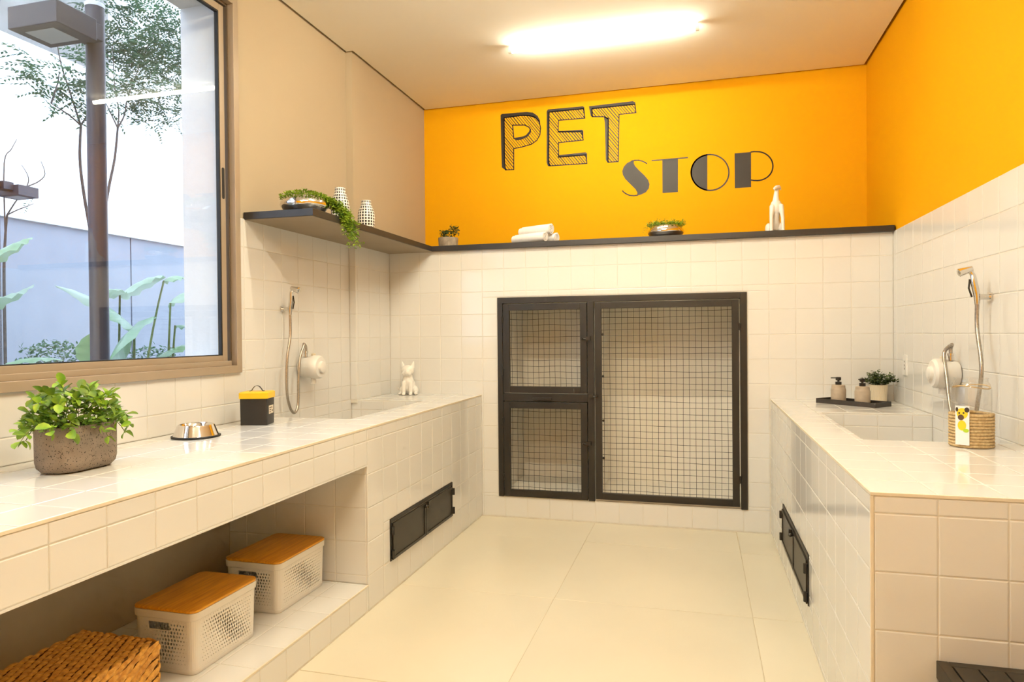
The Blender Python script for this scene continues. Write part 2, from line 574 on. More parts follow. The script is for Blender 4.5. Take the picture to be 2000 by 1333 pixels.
tiles(wall_left, (XLW, 0, 0), (0, 1, 0), (0, 0, 1), (-4.3, YP), (ZT, ZS), (-0.607, 0.1565), (0.007, 0.153),
      holes=[(WY0, -1.62, 1.09, 2.0)])
tiles(wall_left, (XP, 0, 0), (0, 1, 0), (0, 0, 1), (YP, 0.0), (ZT, ZS), (0.0, 0.1565), (0.007, 0.153))
tiles(wall_left, (0, YP, 0), (1, 0, 0), (0, 0, 1), (XLW, XP), (ZT, ZS), (XLW, 0.3), (0.007, 0.153))

# right wall
wr = MB().box(XR + D, XR + 0.2, YF, 0.0, -0.1, ZS).build('wall_right', 'grout')
wall_right = structure(wr)
MB().box(XR + 0.009, XR + 0.2, YF, 0.9, ZS, ZC + 0.045).build('yellow_upper_wall', 'yellow', wall_right)
tiles(wall_right, (XR, 0, 0), (0, -1, 0), (0, 0, 1), (0.0, -YRN), (ZT, ZS), (0.07, 0.1545), (0.007, 0.153))
tiles(wall_right, (XR, 0, 0), (0, -1, 0), (0, 0, 1), (-YRN, 3.6), (0.006, ZS), (0.07, 0.1545), (0.007, 0.153))
MB().box(XR + 0.0005, XR + 0.01, YF, -3.6, 0.0, ZS).build('plain_dado', 'tile', wall_right)
structure(MB().box(-2.5, 1.35, YF - 0.15, YF, -0.1, ZC + 0.2).build('wall_front', 'yellow'))

# ------------------------------------------------------------------ window
win = thing('window_1', 'bronze aluminium sliding window looking out on the garden', None, (0, 0, 0), kind='structure')


def ring_bars(b, x0, x1, y0, y1, z0, z1, w, wb_=None):
    wb_ = wb_ or w
    b.box(x0, x1, y1 - w, y1, z0, z1)
    b.box(x0, x1, y0, y0 + w, z0, z1)
    b.box(x0, x1, y0 + w, y1 - w, z0, z0 + wb_)
    b.box(x0, x1, y0 + w, y1 - w, z1 - w, z1)
    return b


ring_bars(MB(), -2.185, -2.152, WY0 - 0.014, -1.588, 1.072, 2.886, 0.036).build('frame', 'bronze', win, bevel=0.002)
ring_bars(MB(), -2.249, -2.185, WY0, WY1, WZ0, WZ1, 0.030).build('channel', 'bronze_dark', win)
MB().box(-2.183, -2.170, WY0 + 0.04, -1.642, 1.108, 1.131).build('track', 'bronze', win, bevel=0.0015)
for k, (y0, y1, x0) in enumerate(((-2.88, -1.651, -2.214), (-4.05, -2.83, -2.247))):
    s = ring_bars(MB(), x0, x0 + 0.028, y0, y1, 1.127, 2.828, 0.034, 0.031).build('sash', 'bronze', win, bevel=0.002)
    ring_bars(MB(), x0 + 0.010, x0 + 0.0275, y0 + 0.034, y1 - 0.034, 1.158, 2.794, 0.008, 0.004).build('gasket', 'gasket', s)
    MB().box(x0 + 0.012, x0 + 0.017, y0 + 0.036, y1 - 0.036, 1.160, 2.792).build('glass_pane', 'glass', s)
    if k == 0:
        h = MB().rrect([(-0.001, 0.009, 0.075, 0.0088), (0.0015, 0.009, 0.075, 0.0088)])
        h.build('pull_handle', 'gasket', s, loc=(x0 + 0.028, y1 - 0.017, 1.98), rot=(R(90), 0, R(90)))

# ------------------------------------------------------------------ ledges and counters
sh = MB()
shelf = [(XLW - 0.005, -1.541), (-1.783, -1.541), (-1.783, -0.034), (XR, -0.034), (XR + 0.009, -0.002), (XR + 0.009, YB), (XP - 0.009, YB), (XP - 0.009, YP), (XLW - 0.005, YP)]
sh.loft([[(x, y, z) for x, y in shelf] for z in (1.826, 1.862)])
so = sh.build('corner_shelf', 'shelf', bevel=0.0015)
us = [(XLW, -1.536), (-1.788, -1.536), (-1.788, -0.029), (-1.6, 0.0), (XP, 0.0), (XP, YP), (XLW, YP)]
MB().loft([[(x, y, z) for x, y in us] for z in (1.8245, 1.8275)]).build('underside', 'underside', so)
tag(so, 'long dark graphite shelf turning the corner under the yellow wall', 'shelf')

BLY0, BLY1, BLX = -1.42, -0.487, -1.668     # left basin
BRY0, BRY1, BRX = -1.60, -0.690, 0.602      # right basin
YOP, ZOP, ZST = -1.671, 0.660, 0.122
YEND = -3.72
VL = (-1.447, -0.592, 0.154, 0.358)
VR = (-1.495, -0.630, 0.137, 0.342)

lc = MB()
t = D
lc.box(-2.1745, XL - t, YEND, BLY0, ZOP, ZT - t)
lc.box(-2.1745, XL - t, BLY1 + t, -0.001, 0.0, ZT - t)
lc.box(BLX, XL - t, BLY0, BLY1 + t, 0.0, ZT - t)
lc.box(-2.1745, BLX, BLY0, BLY1 + t, 0.0, 0.52)
lc.box(-2.1745, XL - t, YOP + t, BLY0, 0.0, ZOP)
lc.box(-2.1745, XLW - t, BLY0, BLY1, 0.52, ZT)
left_counter = lc.build('wash_counter', 'grout')
tag(left_counter, 'long white tiled counter below the window with open storage and sunken basin', 'counter')
tiles(left_counter, (0, 0, ZT), (1, 0, 0), (0, 1, 0), (XLW, XL), (YEND, 0.0), (XL, 0.1545), (-0.03, 0.1555), holes=[(XLW - 1, BLX, BLY0, BLY1)])
tiles(left_counter, (XL, 0, 0), (0, 1, 0), (0, 0, 1), (YEND, YOP), (ZOP + 0.004, ZT - 0.010), (-2.27, 0.1595), (0.772, 0.153))
tiles(left_counter, (XL, 0, 0), (0, 1, 0), (0, 0, 1), (YOP, 0.0), (0.006, ZT - 0.010), (YOP, 0.1545), (0.007, 0.153), holes=[VL])
tiles(left_counter, (0, YOP, 0), (1, 0, 0), (0, 0, 1), (-2.174, XL), (ZST, ZOP), (-1.608, 0.156), (0.007, 0.153))
tiles(left_counter, (0, BLY1, 0), (1, 0, 0), (0, 0, 1), (XLW, BLX), (0.53, ZT - 0.006), (-1.944, 0.155), (0.770, 0.153))
tiles(left_counter, (XLW, 0, 0), (0, 1, 0), (0, 0, 1), (BLY0, BLY1), (0.53, ZT), (-0.607, 0.1565), (0.770, 0.153))
tiles(left_counter, (0, 0, 0.523), (1, 0, 0), (0, 1, 0), (XLW, BLX), (BLY0, BLY1), (BLX, 0.155), (BLY1, 0.155))
MB().box(XL - 0.006, XL + 0.0012, YEND, -0.002, ZT - 0.0095, ZT - 0.0005).build('edge_trim', 'trim', left_counter, bevel=0.001)
MB().box(XL - 0.008, XL + 0.0008, YEND, YOP, ZOP - 0.002, ZOP + 0.004).build('edge_trim', 'tile', left_counter)

lg = MB().box(-2.1745, XL - t, YEND, YOP - 0.0005, -0.01, ZST - t)
ledge = lg.build('storage_ledge', 'grout')
tag(ledge, 'low white tiled ledge carrying the storage boxes under the counter', 'ledge')
tiles(ledge, (0, 0, ZST), (1, 0, 0), (0, 1, 0), (-2.174, XL), (YEND, YOP), (XL, 0.1545), (-1.845, 0.1555))
tiles(ledge, (XL, 0, 0), (0, 1, 0), (0, 0, 1), (YEND, YOP), (0.006, ZST - 0.005), (-1.845, 0.1535), (-1.0, 5.0))
MB().box(XL - 0.006, XL + 0.001, YEND, YOP, ZST - 0.0055, ZST).build('edge_trim', 'trim', ledge)

rc = MB()
rc.box(XRC + t, XR + 0.001, BRY1 + t, -0.001, 0.0, ZT - t)
rc.box(XRC + t, XR + 0.001, YRN + t, BRY0, 0.0, ZT - t)
rc.box(XRC + t, BRX, BRY0, BRY1 + t, 0.0, ZT - t)
rc.box(BRX, XR + 0.001, BRY0, BRY1 + t, 0.0, 0.52)
right_counter = rc.build('wash_counter', 'grout')
tag(right_counter, 'short white tiled counter with sunken basin carrying the soap tray and rope jar', 'counter')
tiles(right_counter, (0, 0, ZT), (1, 0, 0), (0, 1, 0), (XRC, XR), (YRN, 0.0), (XRC, 0.154), (YRN, 0.1545), holes=[(BRX, XR + 1, BRY0, BRY1)])
tiles(right_counter, (XRC, 0, 0), (0, -1, 0), (0, 0, 1), (0.0, -YRN - 0.007), (0.006, ZT - 0.009), (0.014, 0.157), (0.030, 0.150),
      holes=[(-VR[1], -VR[0], VR[2], VR[3])])
tiles(right_counter, (0, YRN, 0), (1, 0, 0), (0, 0, 1), (XRC + 0.008, XR), (0.006, ZT - 0.010), (0.5755, 0.1535), (0.030, 0.150))
tiles(right_counter, (0, BRY1, 0), (1, 0, 0), (0, 0, 1), (BRX, XR), (0.53, ZT - 0.006), (0.703, 0.156), (0.768, 0.153))
tiles(right_counter, (XR, 0, 0), (0, -1, 0), (0, 0, 1), (-BRY1, -BRY0), (0.53, ZT), (0.07, 0.1545), (0.770, 0.153))
tiles(right_counter, (BRX, 0, 0), (0, 1, 0), (0, 0, 1), (BRY0, BRY1), (0.53, ZT - 0.006), (-0.7, 0.1545), (0.770, 0.153))
tiles(right_counter, (0, 0, 0.523), (1, 0, 0), (0, 1, 0), (BRX, XR), (BRY0, BRY1), (BRX, 0.155), (BRY1, 0.155))
MB().box(XRC - 0.0012, XR, YRN - 0.0012, YRN + 0.006, ZT - 0.009, ZT - 0.0004).build('edge_trim', 'trim', right_counter, bevel=0.001)
MB().box(XRC - 0.0012, XRC + 0.006, YRN + 0.006, -0.002, ZT - 0.009, ZT - 0.0004).build('edge_trim', 'trim', right_counter, bevel=0.001)
MB().box(XRC - 0.001, XRC + 0.008, YRN - 0.001, YRN + 0.007, 0.006, ZT - 0.009).build('corner_trim', 'trim', right_counter, bevel=0.002)

# ------------------------------------------------------------------ ceiling tube lamps
def lamp(label, y, tube='tube'):
    o = thing('ceiling_light', label, 'light', (-0.565, y, ZC), group='linear tube lamps on the ceiling')
    L = 0.578
    MB().box(-L, L, -0.006, 0.006, -0.020, 0.0).build('housing', 'lampwhite', o, bevel=0.002)
    pr = []
    for xx in (-L + 0.022, L - 0.022):
        pr.append([(xx, 0.015 * math.cos(a), -0.034 + 0.014 * math.sin(a)) for a in [2 * PI * k / 14 for k in range(14)]])
    MB().loft(pr).build('tube', tube, o, smooth=True)
    for s_ in (-1, 1):
        e = MB()
        e.loft([[(xx, 0.016 * math.cos(a), -0.033 + 0.017 * math.sin(a)) for a in [2 * PI * k / 14 for k in range(14)]]
                for xx in ((s_ * L, s_ * (L - 0.022)) if s_ < 0 else (L - 0.022, L))])
        e.build('end_cap', 'lampwhite', o, smooth=True)
    return o


lamp('lit white tube lamp on the ceiling in front of the painted letters', -0.30, 'tube_back')
lamp('lit white tube lamp on the ceiling over the middle of the room', -1.72)
lamp('lit white tube lamp on the ceiling above the wicker basket', -3.08)
lamp('added unseen tube lamp above the camera, brightening the near surfaces', -4.48, 'tube_fill')  # extra fill lamp, added out of view to brighten near counter faces and ceiling

# ------------------------------------------------------------------ wall lettering
def inv(crop, sc_):
    return lambda p: at(crop[0] + p[0] / sc_, crop[1] + p[1] / sc_, 'y', YB)


LET = thing('wall_lettering', 'dark painted words PET STOP on the yellow back wall', 'lettering', (-0.5, YB, 2.3))
LB = Vector((-0.5, YB, 2.3))
YL = YB - 0.0012


def P2(fn, pts):
    return [(q.x, q.z) for q in (fn(p) for p in pts)]


def stroke(b, pts, w, closed=False):
    n = len(pts)
    for i in range(n if closed else n - 1):
        (x0, z0), (x1, z1) = pts[i], pts[(i + 1) % n]
        dx, dz = x1 - x0, z1 - z0
        l = math.hypot(dx, dz) or 1
        nx, nz = -dz / l * w / 2, dx / l * w / 2
        ex, ez = dx / l * w * 0.35, dz / l * w * 0.35
        quad = [(x0 - ex + nx, z0 - ez + nz), (x1 + ex + nx, z1 + ez + nz), (x1 + ex - nx, z1 + ez - nz), (x0 - ex - nx, z0 - ez - nz)]
        flat(b, quad)


def flat(b, poly):
    area = sum(poly[i][0] * poly[(i + 1) % len(poly)][1] - poly[(i + 1) % len(poly)][0] * poly[i][1] for i in range(len(poly)))
    if area < 0:
        poly = poly[::-1]
    n = len(b.v)
    b.v += [(x - LB.x, YL - LB.y, z - LB.z) for x, z in poly]
    b.f.append(tuple(range(n, n + len(poly))))


def hatch(b, polys, ang, gap, w):
    d = (math.cos(ang), math.sin(ang))
    nrm = (-d[1], d[0])
    allp = [p for q in polys for p in q]
    offs = [p[0] * nrm[0] + p[1] * nrm[1] for p in allp]
    o = min(offs) + gap / 2
    while o < max(offs):
        a2 = ang + rnd.gauss(0, 0.02)
        hits = []
        for q in polys:
            for i in range(len(q)):
                p0, p1 = q[i], q[(i + 1) % len(q)]
                s0, s1 = p0[0] * nrm[0] + p0[1] * nrm[1] - o, p1[0] * nrm[0] + p1[1] * nrm[1] - o
                if s0 * s1 < 0:
                    tt = s0 / (s0 - s1)
                    x, z = p0[0] + (p1[0] - p0[0]) * tt, p0[1] + (p1[1] - p0[1]) * tt
                    hits.append((x * d[0] + z * d[1], x, z))
        hits.sort()
        for k in range(0, len(hits) - 1, 2):
            stroke(b, [(hits[k][1], hits[k][2]), (hits[k + 1][1], hits[k + 1][2])], w * rnd.uniform(0.7, 1.35))
        o += gap * rnd.uniform(0.82, 1.2)


f1 = inv((960, 180), 2000 / 300)
HATCH = R(-52)
b = MB()
face = P2(f1, [(165, 335), (400, 305), (500, 310), (570, 332), (622, 390), (640, 470), (630, 560), (590, 630), (520, 680), (400, 715), (290, 737), (290, 1010), (182, 1015), (170, 900)])
hole = P2(f1, [(272, 432), (430, 430), (485, 455), (512, 490), (508, 535), (465, 585), (400, 615), (330, 630), (280, 607)])
hatch(b, [face, hole], HATCH, 0.0165, 0.0052)
stroke(b, face, 0.008, True)
stroke(b, P2(f1, [(290, 600), (275, 432), (430, 430), (485, 455), (505, 485)]), 0.009)
flat(b, P2(f1, [(118, 300), (135, 285), (460, 258), (540, 268), (600, 310), (632, 370), (640, 470), (622, 392), (570, 334), (500, 312), (400, 307), (165, 337)]))
flat(b, P2(f1, [(118, 300), (165, 335), (170, 900), (182, 1015), (160, 1002), (135, 980), (125, 640)]))
flat(b, P2(f1, [(280, 607), (330, 630), (400, 617), (470, 582), (512, 530), (518, 480), (495, 490), (488, 515), (450, 560), (400, 580), (290, 597)]))
b.build('letter', 'vinyl', LET)
b = MB()
face = P2(f1, [(750, 262), (1197, 218), (1216, 340), (872, 368), (868, 520), (1172, 517), (1195, 625), (872, 660), (874, 848), (1226, 820), (1242, 930), (757, 962), (745, 900)])
hatch(b, [face], HATCH, 0.0165, 0.0052)
stroke(b, face, 0.008, True)
flat(b, P2(f1, [(718, 250), (750, 262), (747, 900), (757, 965), (735, 965), (718, 920)]))
flat(b, P2(f1, [(718, 250), (735, 226), (1190, 185), (1208, 195), (1220, 335), (1197, 220), (750, 264)]))
flat(b, P2(f1, [(866, 522), (872, 508), (1180, 490), (1196, 508), (1198, 610), (1172, 519)]))
flat(b, P2(f1, [(866, 845), (872, 822), (1225, 784), (1245, 800), (1243, 925), (1226, 822), (876, 852)]))
b.build('letter', 'vinyl', LET)
b = MB()
face = P2(f1, [(1310, 218), (1866, 160), (1880, 268), (1660, 292), (1650, 905), (1517, 915), (1522, 350), (1470, 322), (1312, 320)])
hatch(b, [face], HATCH, 0.0165, 0.0052)
stroke(b, face, 0.008, True)
flat(b, P2(f1, [(1268, 185), (1840, 118), (1872, 135), (1884, 265), (1866, 162), (1310, 220)]))
flat(b, P2(f1, [(1268, 185), (1312, 218), (1314, 322), (1294, 316), (1278, 240)]))
flat(b, P2(f1, [(1462, 322), (1524, 335), (1520, 917), (1505, 912), (1488, 885), (1476, 400)]))
b.build('letter', 'vinyl', LET)
f2 = inv((1200, 280), 2000 / 330)
b = MB()
flat(b, P2(f2, [(205, 208), (150, 235), (110, 280), (93, 330), (100, 375), (130, 425), (190, 485), (250, 545), (272, 585), (268, 620), (310, 610), (370, 582), (408, 535), (416, 485), (400, 435), (355, 380), (290, 320), (245, 270), (228, 235), (232, 212)]))
stroke(b, P2(f2, [(205, 210), (240, 203), (285, 202), (330, 212), (365, 228), (384, 241)]), 0.0085)
stroke(b, P2(f2, [(272, 616), (230, 622), (180, 617), (135, 597), (108, 577), (96, 563)]), 0.0085)
b.build('letter', 'vinyl', LET)
b = MB()
flat(b, P2(f2, [(567, 200), (752, 183), (752, 578), (570, 590)]))
flat(b, P2(f2, [(440, 200), (872, 162), (872, 177), (440, 213)]))
b.build('letter', 'vinyl', LET)
b = MB()
ec, erx, ery = (1132, 346), 232, 221
arc = [(ec[0] + erx * math.cos(a), ec[1] + ery * math.sin(a)) for a in [R(98 + k * 164 / 24) for k in range(25)]]
flat(b, P2(f2, arc))
for k in range(40):
    a0, a1 = 2 * PI * k / 40, 2 * PI * (k + 1) / 40
    q = [(ec[0] + (erx - dr) * math.cos(a), ec[1] + (ery - dr) * math.sin(a)) for dr, a in ((0, a0), (0, a1), (17, a1), (17, a0))]
    flat(b, P2(f2, q))
b.build('letter', 'vinyl', LET)
b = MB()
flat(b, P2(f2, [(1422, 120), (1617, 104), (1618, 520), (1425, 533)]))
pts = [(1617, 104), (1650, 99)] + [(1690 + 186 * math.cos(a), 271 + 171 * math.sin(a)) for a in [R(-90 + k * 180 / 22) for k in range(23)]] + [(1650, 441), (1617, 436)]
stroke(b, P2(f2, pts), 0.0095)
b.build('letter', 'vinyl', LET)

# ------------------------------------------------------------------ kennel gate
KG = thing('kennel_gate', 'black steel kennel gate with wire mesh doors set in the tiled back wall', 'gate', (0, 0, CZ0))
KZ = CZ0
BZ = lambda z: z - KZ
fr = MB()
fr.box(CX0, CX0 + 0.036, -0.010, 0.030, 0.0, BZ(CZ1)).box(CX1 - 0.040, CX1, -0.010, 0.030, 0.0, BZ(CZ1))
fr.box(CX0 + 0.036, CX1 - 0.040, -0.010, 0.030, BZ(CZ1) - 0.040, BZ(CZ1))
fr.build('outer_frame', 'black', KG, bevel=0.0015)
MX0, MX1 = -0.705, -0.664
MB().box(MX0, MX1, -0.010, 0.030, 0.0, BZ(CZ1) - 0.040).build('centre_post', 'black', KG, bevel=0.0015)
MB().box(CX0 + 0.036, MX0, -0.008, 0.030, BZ(0.795), BZ(0.845)).build('middle_rail', 'black', KG, bevel=0.0015)
hb = MB().box(-1.075, -0.945, -0.030, -0.022, BZ(0.805), BZ(0.822))
hb.box(-1.070, -1.062, -0.024, -0.008, BZ(0.806), BZ(0.820)).box(-0.958, -0.950, -0.024, -0.008, BZ(0.806), BZ(0.820))
hb.build('pull_handle', 'black', KG, bevel=0.002)


def wire_panel(parent, x0, x1, z0, z1, pitch):
    b = MB()
    n = round((x1 - x0) / pitch)
    r = 0.0013
    for i in range(n):
        x = x0 + (i + 0.35) * (x1 - x0) / n
        ph = rnd.uniform(0, 6)
        b.tube([(x + 0.0012 * math.sin(ph + k), 0.004 + 0.002 * math.sin(ph * 2 + k * 1.3), z0 + (z1 - z0) * k / 10) for k in range(11)], r, 4, False)
    m_ = round((z1 - z0) / pitch)
    for j in range(m_):
        z = z0 + (j + 0.45) * (z1 - z0) / m_
        ph = rnd.uniform(0, 6)
        b.tube([(x0 + (x1 - x0) * k / 12, 0.0065 + 0.002 * math.sin(ph + k), z + 0.0022 * math.sin(ph * 2 + k * 0.8)) for k in range(13)], r, 4, False)
    o = b.build('wire_mesh', 'black', parent)
    o['kind'] = 'stuff'


def gate_door(x0, x1, z0, z1, w, hinge_left, hinges, label):
    b = MB()
    b.box(x0, x0 + w, -0.014, 0.016, z0, z1).box(x1 - w, x1, -0.014, 0.016, z0, z1)
    b.box(x0 + w, x1 - w, -0.014, 0.016, z0, z0 + w).box(x0 + w, x1 - w, -0.014, 0.016, z1 - w, z1)
    d_ = b.build('door', 'black', KG, bevel=0.0015)
    d_['label'] = label
    wire_panel(d_, x0 + w, x1 - w, z0 + w, z1 - w, 0.0385)
    for hz in hinges:
        hx = x0 - 0.003 if hinge_left else x1 + 0.004
        MB().lathe([(0.0075, -0.022), (0.0075, 0.022)], 10, (hx, -0.014, hz)).build('hinge', 'black', d_, smooth=True)
    return d_


gate_door(CX0 + 0.040, MX0 - 0.004, BZ(0.850), BZ(1.450), 0.044, True, [BZ(0.99), BZ(1.34)], 'upper small mesh door')
gate_door(CX0 + 0.040, MX0 - 0.004, BZ(0.150), BZ(0.790), 0.044, True, [BZ(0.28), BZ(0.66)], 'lower small mesh door')
big = gate_door(MX1 + 0.008, CX1 - 0.047, BZ(0.160), BZ(1.450), 0.042, False, [BZ(0.33), BZ(1.28)], 'large mesh door')
for z in (1.24, 0.965, 0.675, 0.43):
    MB().lathe([(0.008, 0), (0.008, 0.004)], 10).build('bolt_head', 'black', big, loc=(MX1 + 0.058, 0.002, BZ(z)), rot=(R(90), 0, 0))
for (xa, z) in ((MX0 - 0.030, 1.215), (MX0 - 0.030, 0.525), (MX1 + 0.020, 0.838)):
    s_ = 1 if xa < MX0 else -1
    b = MB().tube([(xa, -0.024, BZ(z) - 0.004), (xa + s_ * 0.045, -0.024, BZ(z) - 0.004)], 0.0045, 8)
    b.ell((xa, -0.026, BZ(z) - 0.002), (0.008, 0.008, 0.008), 8, 6)
    b.box(min(xa + s_ * 0.022, xa + s_ * 0.050), max(xa + s_ * 0.022, xa + s_ * 0.050), -0.032, -0.010, BZ(z) - 0.014, BZ(z) + 0.012)
    b.build('latch', 'darkpump', KG)


# ------------------------------------------------------------------ low inspection hatches
def hatch_door(name, label, x, y0, y1, z0, z1, sgn):
    """sgn +1: face looks to +x, -1: face looks to -x"""
    o = thing(name, label, 'hatch', (x, (y0 + y1) / 2, z0), group='black steel hatches in the counters')
    L, H = (y1 - y0) / 2, z1 - z0
    X = lambda a, b_: (min(sgn * a, sgn * b_), max(sgn * a, sgn * b_))
    b = MB()
    b.box(*X(-0.02, 0.004), -L, L, H - 0.018, H).box(*X(-0.02, 0.004), -L, -L + 0.012, 0, H - 0.018)
    b.box(*X(-0.02, 0.004), L - 0.012, L, 0, H - 0.018).box(*X(-0.02, -0.012), -L, L, 0, H)
    b.build('frame', 'black', o)
    for s_ in (-1, 1):
        ya, yb = (-L + 0.016, -0.003) if s_ < 0 else (0.003, L - 0.016)
        d_ = MB()
        w = 0.014
        d_.box(*X(-0.006, 0.010), ya, ya + w, 0.004, H - 0.024).box(*X(-0.006, 0.010), yb - w, yb, 0.004, H - 0.024)
        d_.box(*X(-0.006, 0.010), ya + w, yb - w, 0.004, 0.004 + w).box(*X(-0.006, 0.010), ya + w, yb - w, H - 0.024 - w, H - 0.024)
        d_.box(*X(-0.006, 0.006), ya + w, yb - w, 0.004 + w, H - 0.024 - w)
        d_ = d_.build('door_leaf', 'door_black', o)
        for hz in (0.035, H - 0.055):
            MB().lathe([(0.009, -0.019), (0.009, 0.019)], 10, (sgn * 0.012, s_ * (L - 0.008), hz)).build('hinge', 'black', d_, smooth=True)
    b = MB().tube([(sgn * 0.018, -0.022, H - 0.038), (sgn * 0.018, 0.026, H - 0.038)], 0.005, 8)
    b.box(*X(0.010, 0.024), 0.006, 0.024, H - 0.050, H - 0.018)
    b.ell((sgn * 0.021, -0.022, H - 0.036), (0.009, 0.009, 0.009), 8, 6)
    b.build('latch', 'darkpump', o)


hatch_door('steel_hatch', 'black double steel hatch in the long counter beside the open storage', XL, VL[0], VL[1], VL[2], VL[3], 1)
hatch_door('steel_hatch', 'black double steel hatch in the short counter under the soap tray', XRC, VR[0], VR[1], VR[2], VR[3], -1)


# ------------------------------------------------------------------ showers and heaters
def hand_shower(label, x, y, z, sgn, head_dy):
    """bracket on a wall at x, face looks to sgn*x"""
    o = thing('hand_shower', label, 'shower', (x, y, z), group='hand showers on the tiled walls')
    b = MB()
    b.rrect([(0, 0.016, 0.020, 0.004), (0.007, 0.016, 0.020, 0.004)])
    b.build('wall_bracket', 'chrome', o, loc=(0, 0, 0), rot=(0, R(90) * sgn, 0), smooth=True)
    MB().tube([(sgn * 0.004, 0, 0), (sgn * 0.042, 0, 0)], 0.011, 12).build('bracket_arm', 'chrome', o, smooth=True)
    h = spline([(sgn * 0.048, 0, -0.030), (sgn * 0.050, 0, 0.010), (sgn * 0.058, head_dy * 0.3, 0.055), (sgn * 0.062, head_dy * 0.8, 0.088), (sgn * 0.075, head_dy, 0.108)], 5)
    n = len(h)
    hd = MB().tube(h, [0.0085 + 0.004 * math.sin(PI * min(1, k / n * 1.3)) for k in range(n)], 12).build('handle', 'chrome', o, smooth=True)
    tip = Vector(h[-1])
    dirn = Vector((sgn * 0.75, head_dy * 6, -0.25)).normalized()
    MB().tube([tip - dirn * 0.014, tip + dirn * 0.010, tip + dirn * 0.034, tip + dirn * 0.038], [0.010, 0.014, 0.017, 0.012], 14).build('spray_head', 'chrome', hd, smooth=True)
    MB().tube([(sgn * 0.066, 0, 0.0), (sgn * 0.076, head_dy * 0.4, 0.035), (sgn * 0.072, head_dy * 0.7, 0.070)], 0.0035, 8).build('trigger', 'darkpump', hd, smooth=True)
    return o


def heater(label, x, y, z, sgn, depth, rad):
    o = thing('water_heater', label, 'water heater', (x, y, z), group='instant water heaters on the tiled walls')
    prof = [(0.020, 0.0), (rad * 0.80, 0.004), (rad * 0.92, 0.02), (rad * 0.95, depth * 0.55), (rad, depth * 0.62), (rad, depth * 0.90), (rad * 0.86, depth), (rad * 0.3, depth * 1.02)]
    MB().lathe(prof, 28).build('body', 'plastic', o, smooth=True, rot=(0, R(90) * sgn, 0))
    k = MB().lathe([(rad * 0.5, 0), (rad * 0.46, 0.014), (rad * 0.30, 0.018)], 20)
    k.build('dial', 'plastic', o, smooth=True, loc=(sgn * depth, 0, 0), rot=(0, R(90) * sgn, 0))
    b = MB().lathe([(0.010, 0), (0.010, 0.020), (0.013, 0.022), (0.013, 0.032)], 12)
    b.build('hose_connector', 'chrome', o, smooth=True, loc=(sgn * depth * 0.35, -0.022, rad * 0.88))
    MB().lathe([(0.012, 0), (0.013, 0.016), (0.006, 0.020)], 10).build('valve_cap', 'ribbed', o, smooth=True, loc=(sgn * depth * 0.5, 0.025, rad * 0.86))
    MB().lathe([(0.016, -0.03), (0.014, 0.0)], 12).build('outlet', 'plastic', o, smooth=True, loc=(sgn * depth * 0.6, 0, -rad * 0.95))
    return o


hand_shower('chrome hand shower hanging above the long counter beside the window', XLW, -1.232, 1.393, 1, -0.008)
heater('white drum water heater on the wall above the long counter basin', XLW, -1.055, 1.072, 1, 0.125, 0.066)
c0 = Vector((XLW + 0.125 * 0.35, -1.055 - 0.022, 1.072 + 0.066 * 0.88 + 0.03))
hp = [(XLW + 0.048, -1.232, 1.363), (XLW + 0.050, -1.236, 1.25), at(561, 700, 'x', XLW + 0.052), at(560, 760, 'x', XLW + 0.054), at(566, 795, 'x', XLW + 0.056),
      at(575, 807, 'x', XLW + 0.058), at(582, 790, 'x', XLW + 0.056), at(583, 740, 'x', XLW + 0.054), at(586, 700, 'x', XLW + 0.052), at(593, 676, 'x', XLW + 0.050), c0 + Vector((0.0, -0.018, 0.042)), c0 + Vector((0, 0, 0.028)), c0]
hs = MB().tube(spline(hp, 7), 0.0075, 10).build('shower_hose', 'hose', smooth=True)
tag(hs, 'metal hose looping from the shower beside the window to its heater', 'hose', 'ribbed metal shower hoses')

hand_shower('chrome hand shower on the wall above the rope jar', XR, -1.385, 1.376, -1, 0.006)
heater('white drum water heater on the wall behind the rope jar', XR, -1.035, 1.055, -1, 0.105, 0.066)
c1 = Vector((XR - 0.105 * 0.35, -1.035 - 0.022, 1.055 + 0.066 * 0.88 + 0.03))
hp = [(XR - 0.048, -1.385, 1.346), (XR - 0.050, -1.39, 1.25), at(1917, 720, 'x', XR - 0.056), at(1909, 790, 'x', XR - 0.062), at(1899, 850, 'x', XR - 0.070), at(1885, 872, 'x', XR - 0.075),
      at(1868, 845, 'x', XR - 0.075), at(1855, 790, 'x', XR - 0.075), at(1848, 730, 'x', XR - 0.07), at(1844, 690, 'x', XR - 0.06), c1 + Vector((0, -0.012, 0.040)), c1 + Vector((0, 0, 0.024)), c1]
hs = MB().tube(spline(hp, 7), 0.0075, 10).build('shower_hose', 'hose', smooth=True)
tag(hs, 'metal hose looping behind the rope jar to its heater', 'hose', 'ribbed metal shower hoses')

# socket on the right wall
sk = thing('wall_socket', 'small white power socket plate in the tile corner behind the tray', 'socket', (XR, -0.24, 1.055))
MB().rrect([(0, 0.058, 0.036, 0.006), (0.006, 0.056, 0.034, 0.006)]).build('plate', 'plastic', sk, rot=(0, R(-90), 0), smooth=True)
for dz in (-0.02, 0.0, 0.02):
    MB().lathe([(0.005, 0), (0.005, 0.0008)], 8).build('socket_hole', 'pugbrown', sk, loc=(-0.006, 0, dz), rot=(0, R(-90), 0))

